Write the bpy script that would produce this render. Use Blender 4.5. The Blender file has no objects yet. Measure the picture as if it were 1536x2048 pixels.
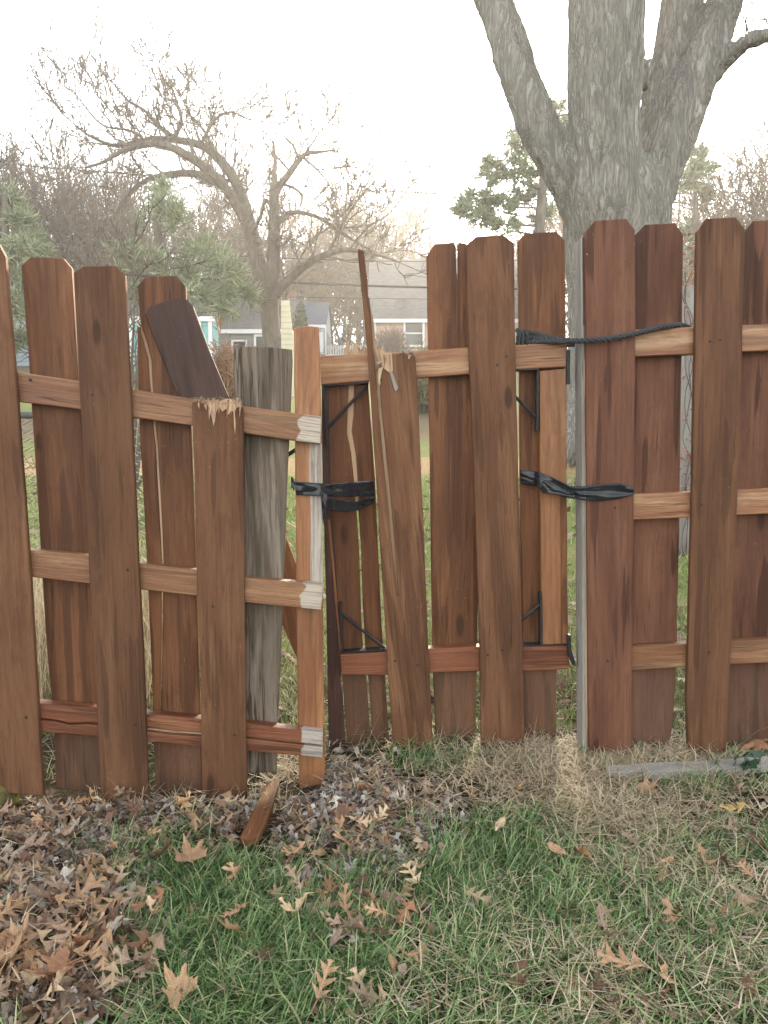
import bpy, bmesh, math, random
import numpy as np
from mathutils import Vector, Matrix, noise

R = random.Random(7)
NR = np.random.RandomState(7)
S = bpy.context.scene
COL = S.collection

# ------------------------------------------------------------------ camera, sky, sun, exposure
CAM_H = 0.90
F = 1479.0
PITCH = math.atan(116.0 / F)
cam = bpy.data.cameras.new('camera')
cam.sensor_fit = 'VERTICAL'
cam.sensor_height = 36.0
cam.lens = 26.0
cam.clip_start = 0.05
cam.clip_end = 2000
cam_o = bpy.data.objects.new('camera', cam)
cam_o.location = (0, 0, CAM_H)
cam_o.rotation_euler = (math.pi / 2 - PITCH, 0, 0)
COL.objects.link(cam_o)
S.camera = cam_o

SUN_AZ = 12.5      # degrees to the right of the view axis
SUN_EL = 24.0
W = bpy.data.worlds.new('World')
S.world = W
W.use_nodes = True
nt = W.node_tree
nt.nodes.clear()
sky = nt.nodes.new('ShaderNodeTexSky')
sky.sky_type = 'NISHITA'
sky.sun_disc = False
sky.sun_elevation = math.radians(SUN_EL)
sky.sun_rotation = math.radians(SUN_AZ)
sky.air_density = 1.6
sky.dust_density = 1.0
sky.ozone_density = 1.0
hs = nt.nodes.new('ShaderNodeHueSaturation')
hs.inputs['Saturation'].default_value = 0.30
bg = nt.nodes.new('ShaderNodeBackground')
bg.inputs['Strength'].default_value = 0.15
wo = nt.nodes.new('ShaderNodeOutputWorld')
nt.links.new(sky.outputs[0], hs.inputs['Color'])
nt.links.new(hs.outputs[0], bg.inputs['Color'])
nt.links.new(bg.outputs[0], wo.inputs['Surface'])

sun = bpy.data.lights.new('sun', 'SUN')
sun.energy = 3.2
sun.angle = math.radians(10)
sun.color = (1.0, 0.82, 0.56)
sun_o = bpy.data.objects.new('sun', sun)
_d = Vector((math.sin(math.radians(SUN_AZ)) * math.cos(math.radians(SUN_EL)),
             math.cos(math.radians(SUN_AZ)) * math.cos(math.radians(SUN_EL)),
             math.sin(math.radians(SUN_EL))))
sun_o.rotation_euler = _d.to_track_quat('Z', 'Y').to_euler()
sun_o.location = _d * 60
COL.objects.link(sun_o)

S.view_settings.view_transform = 'Standard'
S.view_settings.look = 'None'
S.view_settings.gamma = 1.0
S.view_settings.exposure = 2.3
S.view_settings.use_curve_mapping = False
S.cycles.max_bounces = 6
S.cycles.transparent_max_bounces = 4

# ------------------------------------------------------------------ pixel <-> world
CP, SP = math.cos(PITCH), math.sin(PITCH)


def ray(px, py):
    dx = (px - 768) / F
    dy = -(py - 1024) / F
    return Vector((dx, CP + dy * SP, -SP + dy * CP))


def at(px, py, Y):
    d = ray(px, py)
    t = Y / d.y
    return Vector((0, 0, CAM_H)) + d * t


def onp(px, py, pl):
    """pl = (a, b, c): plane Y = a + b X + c Z"""
    d = ray(px, py)
    a, b, c = pl
    t = (a + c * CAM_H) / (d.y - b * d.x - c * d.z)
    return Vector((0, 0, CAM_H)) + d * t


def proj(x, y, z):
    z = z - CAM_H
    f = y * CP - z * SP
    u = y * SP + z * CP
    return 768 + F * x / f, 1024 - F * u / f


def ground(x, y):
    if y < 2.45:
        lf_ = min(1.0, max(0.0, (0.05 - x) / 0.35))
        z = (-0.018 - 0.040 * lf_ * lf_ * (3 - 2 * lf_)) * min(1.0, (2.45 - y) / 0.25)
    elif y < 8.4:
        z = 0.14 * (y - 2.45)
    elif y < 46:
        z = 0.833 + 0.17 * (y - 8.4)
    else:
        z = 0.833 + 0.17 * 37.6 + 0.01 * (y - 46)
    if y < 30:
        z += 0.018 * noise.noise((x * 2.3, y * 2.3, 3.1)) * min(1, y)
    if y < 1.2:
        z *= 1
    return z


def gp(px, py):
    d = ray(px, py)
    t = 0.5
    while t < 120:
        p = Vector((0, 0, CAM_H)) + d * t
        if p.z <= ground(p.x, p.y):
            return p
        t *= 1.004
    return p


# ------------------------------------------------------------------ material helpers
def mat_new(name):
    m = bpy.data.materials.new(name)
    m.use_nodes = True
    n = m.node_tree
    n.nodes.clear()
    out = n.nodes.new('ShaderNodeOutputMaterial')
    b = n.nodes.new('ShaderNodeBsdfPrincipled')
    n.links.new(b.outputs[0], out.inputs[0])
    return m, n, b


class NT:
    def __init__(self, n):
        self.n = n

    def node(self, t, **kw):
        o = self.n.nodes.new(t)
        for k, v in kw.items():
            setattr(o, k, v)
        return o

    def link(self, a, b):
        self.n.links.new(a, b)

    def setin(self, node, name, v):
        if v is None:
            return
        s = node.inputs[name]
        if hasattr(v, 'is_output') or isinstance(v, bpy.types.NodeSocket):
            self.n.links.new(v, s)
        else:
            s.default_value = v

    def math(self, op, a, b=None, c=None, clamp=False):
        o = self.node('ShaderNodeMath', operation=op, use_clamp=clamp)
        for i, v in enumerate((a, b, c)):
            if v is not None:
                self.setin(o, i, v)
        return o.outputs[0]

    def mul(self, a, b): return self.math('MULTIPLY', a, b)
    def add(self, a, b): return self.math('ADD', a, b)

    def vmul(self, v, s):
        o = self.node('ShaderNodeVectorMath', operation='MULTIPLY')
        self.setin(o, 0, v)
        o.inputs[1].default_value = s
        return o.outputs[0]

    def vadd(self, a, b):
        o = self.node('ShaderNodeVectorMath', operation='ADD')
        self.setin(o, 0, a)
        self.setin(o, 1, b)
        return o.outputs[0]

    def noise(self, v, scale=1.0, detail=4.0, rough=0.5, dist=0.0):
        o = self.node('ShaderNodeTexNoise')
        self.setin(o, 'Vector', v)
        o.inputs['Scale'].default_value = scale
        o.inputs['Detail'].default_value = detail
        o.inputs['Roughness'].default_value = rough
        o.inputs['Distortion'].default_value = dist
        return o.outputs['Fac']

    def ramp(self, fac, stops, interp='LINEAR'):
        o = self.node('ShaderNodeValToRGB')
        o.color_ramp.interpolation = interp
        el = o.color_ramp.elements
        while len(el) < len(stops):
            el.new(0.5)
        for e, (p, c) in zip(el, stops):
            e.position = p
            e.color = (*c, 1) if len(c) == 3 else c
        self.setin(o, 'Fac', fac)
        return o.outputs['Color']

    def step(self, v, lo, hi):
        o = self.node('ShaderNodeMapRange', interpolation_type='SMOOTHSTEP')
        self.setin(o, 'Value', v)
        o.inputs['From Min'].default_value = lo
        o.inputs['From Max'].default_value = hi
        return o.outputs['Result']

    def mix(self, f, a, b, blend='MIX'):
        o = self.node('ShaderNodeMix', data_type='RGBA', blend_type=blend)
        self.setin(o, 0, f)
        for i, v in ((6, a), (7, b)):
            if isinstance(v, tuple):
                o.inputs[i].default_value = (*v, 1) if len(v) == 3 else v
            else:
                self.n.links.new(v, o.inputs[i])
        return o.outputs[2]

    def bump(self, h, strength=0.3, dist=0.002, normal=None):
        o = self.node('ShaderNodeBump')
        o.inputs['Strength'].default_value = strength
        o.inputs['Distance'].default_value = dist
        self.setin(o, 'Height', h)
        if normal is not None:
            self.setin(o, 'Normal', normal)
        return o.outputs[0]


def attr(k, name):
    o = k.node('ShaderNodeAttribute', attribute_type='OBJECT', attribute_name=name)
    return o.outputs['Fac']


def wood(name, dark, mid, light, raw=(0.32, 0.2, 0.1), grey=(0.21, 0.185, 0.16), rough=0.55, bare=0.35,
         ringc=0.5, specks=0.6, drips=0.6, spec=0.4, rot=0.0):
    """stained timber: grain along local Z; object props: gz (grey below local z), gx (grey where local
    z beyond), gs (grey where local x beyond)"""
    m, n, b = mat_new(name)
    k = NT(n)
    tc = k.node('ShaderNodeTexCoord')
    oi = k.node('ShaderNodeObjectInfo')
    cmb = k.node('ShaderNodeCombineXYZ')
    rr = k.mul(oi.outputs['Random'], 37.0)
    k.link(rr, cmb.inputs[0]); k.link(rr, cmb.inputs[1]); k.link(k.mul(oi.outputs['Random'], 91.0), cmb.inputs[2])
    loc = tc.outputs['Object']
    v = k.vadd(loc, cmb.outputs[0])
    # wavy coordinate so that the grain wanders and swells round knots
    wn = k.noise(k.vmul(v, (6, 6, 1.7)), 1.0, 2.0)
    fib = k.noise(k.vmul(v, (150, 150, 3.0)), 1.0, 5.0, 0.62)
    fine = k.noise(k.vmul(v, (420, 420, 10.0)), 1.0, 3.0, 0.6)
    sep = k.node('ShaderNodeSeparateXYZ'); k.link(v, sep.inputs[0])
    # knots
    vk = k.node('ShaderNodeTexVoronoi', feature='F1', voronoi_dimensions='2D')
    kv = k.node('ShaderNodeCombineXYZ'); k.link(k.mul(sep.outputs[0], 5.5), kv.inputs[0]); k.link(k.mul(sep.outputs[2], 1.9), kv.inputs[1])
    k.link(kv.outputs[0], vk.inputs['Vector'])
    vk.inputs['Scale'].default_value = 1.0
    kd = vk.outputs['Distance']
    ksel = k.node('ShaderNodeSeparateColor'); k.link(vk.outputs['Color'], ksel.inputs[0])
    kon = k.step(ksel.outputs[0], 0.60, 0.62)
    kglow = k.mul(k.math('SUBTRACT', 1.0, k.step(kd, 0.0, 0.42)), kon)
    kcore = k.mul(k.math('SUBTRACT', 1.0, k.step(k.add(kd, k.mul(k.math('SUBTRACT', wn, 0.5), 0.06)), 0.03, 0.075)), kon)
    ph = k.add(k.mul(sep.outputs[0], 260.0), k.add(k.mul(wn, 46.0), k.mul(kglow, 20.0)))
    ring = k.math('SINE', ph)
    ring = k.step(ring, -0.2, 1.0)
    big = k.noise(k.vmul(v, (7, 7, 1.1)), 1.0, 3.0, 0.55, 0.6)
    col = k.mix(k.step(big, 0.32, 0.68), dark, mid)
    pat = k.noise(k.vmul(v, (16, 16, 1.6)), 1.0, 4.0, 0.6, 0.8)
    col = k.mix(k.mul(k.step(pat, 0.5, 0.68), bare), col, light)
    # brush laps / runs of thicker stain with sharp lower ends
    dr = k.noise(k.vmul(v, (34, 34, 2.2)), 1.0, 2.0, 0.4, 0.2)
    lap = k.noise(k.vmul(v, (3, 3, 2.4)), 1.0, 1.0)
    dmask = k.mul(k.step(k.add(dr, k.mul(lap, 0.7)), 0.92, 0.96), drips)
    col = k.mix(dmask, col, tuple(c * 0.55 for c in dark))
    col = k.mix(k.mul(ring, 0.19 * ringc), col, tuple(c * 0.45 for c in dark))
    col = k.mix(k.mul(k.step(fib, 0.5, 0.70), 0.25), col, tuple(c * 0.42 for c in dark))
    col = k.mix(k.mul(k.step(fib, 0.46, 0.28), 0.28), col, light)
    col = k.mix(k.mul(kglow, 0.35), col, tuple(c * 0.7 for c in dark))
    col = k.mix(k.mul(kcore, 0.75), col, tuple(c * 0.3 for c in dark))
    # checks (fine dark cracks along the grain)
    ck = k.noise(k.vmul(v, (60, 60, 0.9)), 1.0, 2.0, 0.4, 0.15)
    ckm = k.mul(k.math('SUBTRACT', 1.0, k.step(k.math('ABSOLUTE', k.math('SUBTRACT', ck, 0.5)), 0.0, 0.010)),
                k.step(lap, 0.5, 0.62))
    col = k.mix(k.mul(ckm, 0.6), col, (0.015, 0.008, 0.006))
    if rot:
        c2 = k.noise(k.vmul(v, (38, 38, 1.3)), 1.0, 4.0, 0.6, 0.4)
        rm_ = k.mul(k.math('SUBTRACT', 1.0, k.step(k.math('ABSOLUTE', k.math('SUBTRACT', c2, 0.5)), 0.004, 0.030)), k.step(big, 0.42, 0.58))
        col = k.mix(k.mul(rm_, rot), col, (0.03, 0.02, 0.014))
        ckm = k.math('MAXIMUM', ckm, rm_)
    # weathered grey zones that belong to the timber
    sl = k.node('ShaderNodeSeparateXYZ'); k.link(loc, sl.inputs[0])
    edge = k.mul(k.math('SUBTRACT', wn, 0.5), 0.10)
    edge2 = k.mul(k.math('SUBTRACT', dr, 0.5), 0.05)
    g1 = k.step(k.math('SUBTRACT', attr(k, 'gz'), k.add(sl.outputs[2], k.mul(edge, 0.5))), 9.98, 10.03)
    # gx: stored as 10 + z limit ; 0 = off
    gxv = attr(k, 'gx'); gxon = k.step(gxv, 5, 6)
    g2 = k.mul(gxon, k.step(k.math('SUBTRACT', k.add(sl.outputs[2], edge2), k.math('SUBTRACT', gxv, 10.0)), -0.002, 0.003))
    gsv = attr(k, 'gs'); gson = k.step(gsv, 5, 6)
    g3 = k.mul(gson, k.step(k.math('SUBTRACT', k.add(sl.outputs[0], k.mul(edge, 0.35)), k.math('SUBTRACT', gsv, 10.0)), -0.001, 0.002))
    dzc = k.math('ABSOLUTE', k.math('SUBTRACT', k.add(sl.outputs[2], edge2), k.math('SUBTRACT', attr(k, 'gsz'), 10.0)))
    g3 = k.mul(g3, k.math('SUBTRACT', 1.0, k.step(k.math('SUBTRACT', dzc, attr(k, 'gsh')), -0.004, 0.004)))
    gcol = k.mix(k.step(fib, 0.42, 0.66), grey, tuple(c * 0.45 for c in grey))
    gcol2 = k.mix(k.step(fib, 0.45, 0.7), tuple(min(1, c * 1.75) for c in grey), tuple(c * 0.8 for c in grey))
    col = k.mix(k.mul(g1, 0.42), col, (0.115, 0.082, 0.062))
    col = k.mix(k.math('MAXIMUM', g2, g3), col, gcol2)
    # flecks where the stain has chipped
    fl = k.noise(k.vmul(v, (210, 210, 110)), 1.0, 1.0)
    flg = k.noise(k.vmul(v, (9, 9, 3)), 1.0, 2.0)
    col = k.mix(k.mul(k.mul(k.step(fl, 0.745, 0.775), k.step(flg, 0.5, 0.6)), specks), col, raw)
    col = k.mix(k.mul(fine, 0.25), col, tuple(c * 0.55 for c in dark))
    por = k.noise(k.vmul(v, (620, 620, 16)), 1.0, 2.0, 0.6)
    col = k.mix(k.mul(k.step(por, 0.57, 0.68), 0.5), col, tuple(c * 0.4 for c in dark))
    blot = k.noise(k.vmul(v, (13, 13, 5)), 1.0, 5.0, 0.7)
    col = k.mix(k.mul(k.step(blot, 0.52, 0.64), 0.42), col, tuple(c * 0.8 for c in dark))
    tint = k.add(0.86, k.mul(oi.outputs['Random'], 0.28))
    hsv = k.node('ShaderNodeHueSaturation')
    k.link(col, hsv.inputs['Color']); k.link(tint, hsv.inputs['Value'])
    k.link(hsv.outputs[0], b.inputs['Base Color'])
    rg = k.add(rough - 0.12, k.mul(fib, 0.28))
    rg = k.math('ADD', rg, k.mul(k.math('MAXIMUM', k.math('MAXIMUM', g2, g3), g1), 0.2), clamp=True)
    k.link(rg, b.inputs['Roughness'])
    b.inputs['Specular IOR Level'].default_value = spec
    h = k.add(k.mul(fib, 1.0), k.add(k.mul(fine, 0.35), k.add(k.mul(ring, -0.12), k.mul(ckm, -1.4))))
    saw = k.noise(k.vmul(v, (6, 6, 130)), 1.0, 2.0)
    h = k.add(h, k.mul(saw, 0.25))
    h = k.add(h, k.mul(por, -0.5))
    k.link(k.bump(h, 0.6, 0.0026), b.inputs['Normal'])
    return m


def plain(name, c1, c2=None, scale=20, rough=0.7, stretch=(1, 1, 1), bump=0.0, bdist=0.005, spec=0.3, metal=0.0, detail=4,
          island=False, rnd=0.0):
    m, n, b = mat_new(name)
    k = NT(n)
    tc = k.node('ShaderNodeTexCoord')
    v = k.vmul(tc.outputs['Object'], stretch)
    f = k.noise(v, scale, detail, 0.6)
    c2 = c2 or tuple(c * 0.7 for c in c1)
    col = k.mix(k.step(f, 0.3, 0.7), c1, c2)
    if island:
        g = k.node('ShaderNodeNewGeometry')
        hsv = k.node('ShaderNodeHueSaturation')
        k.link(col, hsv.inputs['Color'])
        k.link(k.add(1 - rnd, k.mul(g.outputs['Random Per Island'], 2 * rnd)), hsv.inputs['Value'])
        col = hsv.outputs[0]
    k.link(col, b.inputs['Base Color'])
    b.inputs['Roughness'].default_value = rough
    b.inputs['Specular IOR Level'].default_value = spec
    b.inputs['Metallic'].default_value = metal
    if bump:
        k.link(k.bump(f, bump, bdist), b.inputs['Normal'])
    return m


M = {}
M['front'] = wood('front_stain', (0.092, 0.040, 0.020), (0.150, 0.069, 0.035), (0.222, 0.113, 0.058), rough=0.66, bare=0.45, drips=0.5, spec=0.18)
M['front_red'] = wood('red_stain', (0.094, 0.038, 0.022), (0.158, 0.069, 0.040), (0.225, 0.110, 0.064), rough=0.64, bare=0.4, drips=0.85, specks=0.8, spec=0.18)
M['back'] = wood('back_stain', (0.100, 0.040, 0.018), (0.182, 0.075, 0.033), (0.265, 0.122, 0.053), rough=0.58, bare=0.5, spec=0.22)
M['rail'] = wood('rail_stain', (0.19, 0.070, 0.026), (0.31, 0.160, 0.074), (0.40, 0.26, 0.145), grey=(0.29, 0.245, 0.20), rough=0.38, bare=0.85, ringc=0.8, drips=0.5, specks=0.3)
M['rail_red'] = wood('red_rail_stain', (0.135, 0.043, 0.020), (0.20, 0.075, 0.035), (0.29, 0.135, 0.065), rough=0.36, bare=0.5, drips=0.9, specks=0.3, spec=0.28)
M['orange'] = wood('orange_stain', (0.175, 0.072, 0.032), (0.28, 0.122, 0.052), (0.37, 0.188, 0.088), spec=0.28, rough=0.48, bare=0.6, ringc=1.2, drips=0.4, specks=0.3)
M['grey'] = wood('weathered_timber', (0.095, 0.072, 0.053), (0.185, 0.148, 0.115), (0.275, 0.23, 0.185), raw=(0.3, 0.26, 0.22), rough=0.85, bare=0.6, drips=0.5, ringc=0.5, spec=0.1, rot=0.85)
M['palegrey'] = wood('bleached_timber', (0.25, 0.23, 0.205), (0.35, 0.325, 0.29), (0.46, 0.43, 0.39), raw=(0.6, 0.55, 0.48), rough=0.85, bare=0.5, drips=0.2, ringc=0.4, spec=0.1)
M['dark'] = wood('dark_stain_and_shade', (0.055, 0.027, 0.021), (0.085, 0.042, 0.031), (0.125, 0.064, 0.045), rough=0.6, bare=0.3, spec=0.25)  # dark brown of the stile; on the snapped picket top it is painted shade
M['raw'] = wood('raw_split_wood', (0.34, 0.21, 0.125), (0.47, 0.325, 0.21), (0.60, 0.45, 0.31), rough=0.8, bare=0.6, drips=0.3, specks=0.2, spec=0.15)
M['black'] = plain('black_steel', (0.018, 0.018, 0.02), (0.03, 0.03, 0.032), 60, 0.45, bump=0.2, bdist=0.0008, spec=0.15)


def leafmat(name, c1, c2, island=False):
    m, n, b = mat_new(name)
    k = NT(n)
    tc = k.node('ShaderNodeTexCoord')
    v = tc.outputs['Object']
    if island:
        g = k.node('ShaderNodeNewGeometry')
        rnd = g.outputs['Random Per Island']
    else:
        rnd = k.node('ShaderNodeObjectInfo').outputs['Random']
    f = k.noise(v, 55, 4, 0.6)
    sp = k.noise(v, 240, 2, 0.6)
    col = k.mix(k.step(f, 0.3, 0.7), c1, c2)
    col = k.mix(k.mul(k.step(sp, 0.56, 0.7), 0.4), col, tuple(c * 0.45 for c in c2))
    sx = k.node('ShaderNodeSeparateXYZ'); k.link(v, sx.inputs[0])
    ax = k.math('ABSOLUTE', sx.outputs[0])
    mid_ = k.math('SUBTRACT', 1.0, k.step(ax, 0.0005, 0.0014))
    sv = k.step(k.math('SINE', k.mul(k.math('SUBTRACT', sx.outputs[1], k.mul(ax, 0.8)), 420.0)), 0.86, 1.0)
    vein = k.math('MAXIMUM', mid_, k.mul(sv, 0.6))
    col = k.mix(k.mul(vein, 0.5), col, tuple(min(1, c * 1.5) for c in c1))
    hsv = k.node('ShaderNodeHueSaturation')
    k.link(col, hsv.inputs['Color'])
    k.link(k.add(0.7, k.mul(rnd, 0.6)), hsv.inputs['Value'])
    k.link(hsv.outputs[0], b.inputs['Base Color'])
    b.inputs['Roughness'].default_value = 0.62
    b.inputs['Specular IOR Level'].default_value = 0.25
    k.link(k.bump(k.add(f, k.mul(sp, 0.4)), 0.5, 0.002), b.inputs['Normal'])
    # thin leaf lets some light through
    tr = k.node('ShaderNodeBsdfTranslucent')
    k.link(hsv.outputs[0], tr.inputs['Color'])
    mx = k.node('ShaderNodeMixShader')
    mx.inputs[0].default_value = 0.10
    out = [x for x in n.nodes if x.type == 'OUTPUT_MATERIAL'][0]
    k.link(b.outputs[0], mx.inputs[1]); k.link(tr.outputs[0], mx.inputs[2]); k.link(mx.outputs[0], out.inputs[0])
    return m


LEAFC = {
    'tan': ((0.40, 0.25, 0.145), (0.31, 0.18, 0.10)),
    'pale buff': ((0.50, 0.37, 0.24), (0.40, 0.27, 0.16)),
    'russet': ((0.27, 0.135, 0.07), (0.19, 0.09, 0.048)),
    'grey-brown': ((0.29, 0.20, 0.14), (0.21, 0.14, 0.095)),
    'dark brown': ((0.15, 0.078, 0.047), (0.10, 0.053, 0.034)),
    'silvery grey': ((0.44, 0.39, 0.33), (0.34, 0.29, 0.24)),
    'yellow': ((0.56, 0.40, 0.16), (0.45, 0.29, 0.11)),
}
for kx, (a_, b_) in LEAFC.items():
    M['leaf ' + kx] = leafmat('leaf_' + kx.replace(' ', '_').replace('-', '_'), a_, b_)


LIT = [(0.0, (0.06, 0.036, 0.024)), (0.25, (0.19, 0.115, 0.07)), (0.55, (0.37, 0.24, 0.145)), (0.75, (0.31, 0.235, 0.17)),
                     (0.92, (0.45, 0.38, 0.30)), (1.0, (0.24, 0.12, 0.065))]


def litter_mat(name, stops):
    m, n, b = mat_new(name)
    k = NT(n)
    g = k.node('ShaderNodeNewGeometry')
    r = g.outputs['Random Per Island']
    col = k.ramp(r, stops)
    tc = k.node('ShaderNodeTexCoord')
    f = k.noise(tc.outputs['Object'], 130, 3, 0.6)
    col = k.mix(k.mul(f, 0.5), col, (0.08, 0.05, 0.035))
    k.link(col, b.inputs['Base Color'])
    b.inputs['Roughness'].default_value = 0.75
    b.inputs['Specular IOR Level'].default_value = 0.2
    k.link(k.bump(f, 0.4, 0.002), b.inputs['Normal'])
    return m


M['litter'] = litter_mat('litter', LIT)
M['litter_grey'] = litter_mat('grey_litter', [(0.0, (0.07, 0.055, 0.045)), (0.3, (0.24, 0.19, 0.15)), (0.55, (0.40, 0.35, 0.30)), (0.75, (0.54, 0.50, 0.45)), (0.9, (0.33, 0.22, 0.145)), (1.0, (0.13, 0.085, 0.06))])


def grassmat(name, stops):
    m, n, b = mat_new(name)
    k = NT(n)
    g = k.node('ShaderNodeNewGeometry')
    col = k.ramp(g.outputs['Random Per Island'], stops)
    k.link(col, b.inputs['Base Color'])
    b.inputs['Roughness'].default_value = 0.5
    b.inputs['Specular IOR Level'].default_value = 0.3
    tr = k.node('ShaderNodeBsdfTranslucent')
    k.link(col, tr.inputs['Color'])
    mx = k.node('ShaderNodeMixShader')
    mx.inputs[0].default_value = 0.2
    out = [x for x in n.nodes if x.type == 'OUTPUT_MATERIAL'][0]
    k.link(b.outputs[0], mx.inputs[1]); k.link(tr.outputs[0], mx.inputs[2]); k.link(mx.outputs[0], out.inputs[0])
    return m


M['green'] = grassmat('green_blades', [(0.0, (0.04, 0.085, 0.028)), (0.4, (0.115, 0.21, 0.07)), (0.68, (0.22, 0.33, 0.12)), (0.84, (0.33, 0.39, 0.17)), (1.0, (0.46, 0.42, 0.25))])
M['straw'] = grassmat('straw_blades', [(0.0, (0.16, 0.11, 0.065)), (0.35, (0.44, 0.345, 0.22)), (0.8, (0.56, 0.47, 0.32)), (1.0, (0.34, 0.27, 0.18))])
M['lawn'] = grassmat('lawn_blades', [(0.0, (0.14, 0.20, 0.05)), (0.5, (0.21, 0.29, 0.075)), (0.8, (0.32, 0.37, 0.13)), (1.0, (0.46, 0.40, 0.22))])  # yellow-green raised so the colour itself carries some of the sunlight


# ------------------------------------------------------------------ object helpers
def link(o, parent=None):
    COL.objects.link(o)
    if parent is not None:
        o.parent = parent
    return o


def tag(o, label=None, cat=None, group=None, kind=None):
    if label: o['label'] = label
    if cat: o['category'] = cat
    if group: o['group'] = group
    if kind: o['kind'] = kind
    return o


def thing(name, label, cat, loc, group=None):
    o = bpy.data.objects.new(name, None)
    o.empty_display_size = 0.1
    o.location = loc
    COL.objects.link(o)
    return tag(o, label, cat, group)


def base_loc(p):
    """accumulated location of a chain of parents (no rotations on Empties)"""
    M_ = Matrix.Identity(4)
    while p is not None:
        M_ = p.matrix_basis @ M_
        p = p.parent
    return M_


def place(o, mw, parent=None):
    if parent is not None:
        o.parent = parent
        o.matrix_basis = base_loc(parent).inverted() @ mw
    else:
        o.matrix_basis = mw
    COL.objects.link(o)
    return o


class MB:
    def __init__(self):
        self.v = []
        self.f = []

    def tube(self, pts, rad, n=6, cap=True):
        pts = [Vector(p) for p in pts]
        b0 = len(self.v)
        prev = None
        for i, p in enumerate(pts):
            if i == 0: t = pts[1] - pts[0]
            elif i == len(pts) - 1: t = pts[-1] - pts[-2]
            else: t = pts[i + 1] - pts[i - 1]
            if t.length < 1e-9: t = Vector((0, 0, 1))
            t.normalize()
            if prev is None:
                a = Vector((0, 0, 1)) if abs(t.z) < 0.9 else Vector((1, 0, 0))
                u = t.cross(a).normalized()
            else:
                u = (prev - t * prev.dot(t))
                if u.length < 1e-6: u = t.orthogonal()
                u.normalize()
            prev = u
            w = t.cross(u)
            r = rad[i] if hasattr(rad, '__len__') else rad
            for j in range(n):
                a = 2 * math.pi * j / n
                q = p + u * (math.cos(a) * r) + w * (math.sin(a) * r)
                self.v.append((q.x, q.y, q.z))
        for i in range(len(pts) - 1):
            for j in range(n):
                a = b0 + i * n + j
                c = b0 + i * n + (j + 1) % n
                self.f.append((a, c, c + n, a + n))
        if cap and n > 2:
            self.f.append(tuple(b0 + j for j in range(n))[::-1])
            e = b0 + (len(pts) - 1) * n
            self.f.append(tuple(e + j for j in range(n)))

    def box(self, c, s, rot=None):
        b0 = len(self.v)
        for x in (-1, 1):
            for y in (-1, 1):
                for z in (-1, 1):
                    q = Vector((x * s[0] / 2, y * s[1] / 2, z * s[2] / 2))
                    if rot is not None: q = rot @ q
                    q = q + Vector(c)
                    self.v.append((q.x, q.y, q.z))
        for f in ((0, 1, 3, 2), (4, 6, 7, 5), (0, 4, 5, 1), (2, 3, 7, 6), (0, 2, 6, 4), (1, 5, 7, 3)):
            self.f.append(tuple(b0 + i for i in f))

    def poly(self, pts):
        b0 = len(self.v)
        self.v += [tuple(p) for p in pts]
        self.f.append(tuple(range(b0, b0 + len(pts))))

    def prism(self, front, dv):
        """front outline (ordered), extruded by dv"""
        n = len(front)
        b0 = len(self.v)
        dv = Vector(dv)
        self.v += [tuple(Vector(p)) for p in front] + [tuple(Vector(p) + dv) for p in front]
        self.f.append(tuple(range(b0, b0 + n)))
        self.f.append(tuple(range(b0 + 2 * n - 1, b0 + n - 1, -1)))
        for i in range(n):
            j = (i + 1) % n
            self.f.append((b0 + i, b0 + n + i, b0 + n + j, b0 + j))

    def build(self, name, mat, parent=None, origin=None, smooth=False, fix=True):
        me = bpy.data.meshes.new(name)
        org = Vector(origin) if origin is not None else (base_loc(parent).translation if parent else Vector((0, 0, 0)))
        vs = [(x - org.x, y - org.y, z - org.z) for x, y, z in self.v]
        me.from_pydata(vs, [], self.f)
        if fix:
            bm = bmesh.new(); bm.from_mesh(me)
            bmesh.ops.recalc_face_normals(bm, faces=bm.faces)
            bm.to_mesh(me); bm.free()
        if smooth:
            me.polygons.foreach_set('use_smooth', [True] * len(me.polygons))
        if mat: me.materials.append(mat)
        o = bpy.data.objects.new(name, me)
        return place(o, Matrix.Translation(org), parent)


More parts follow.
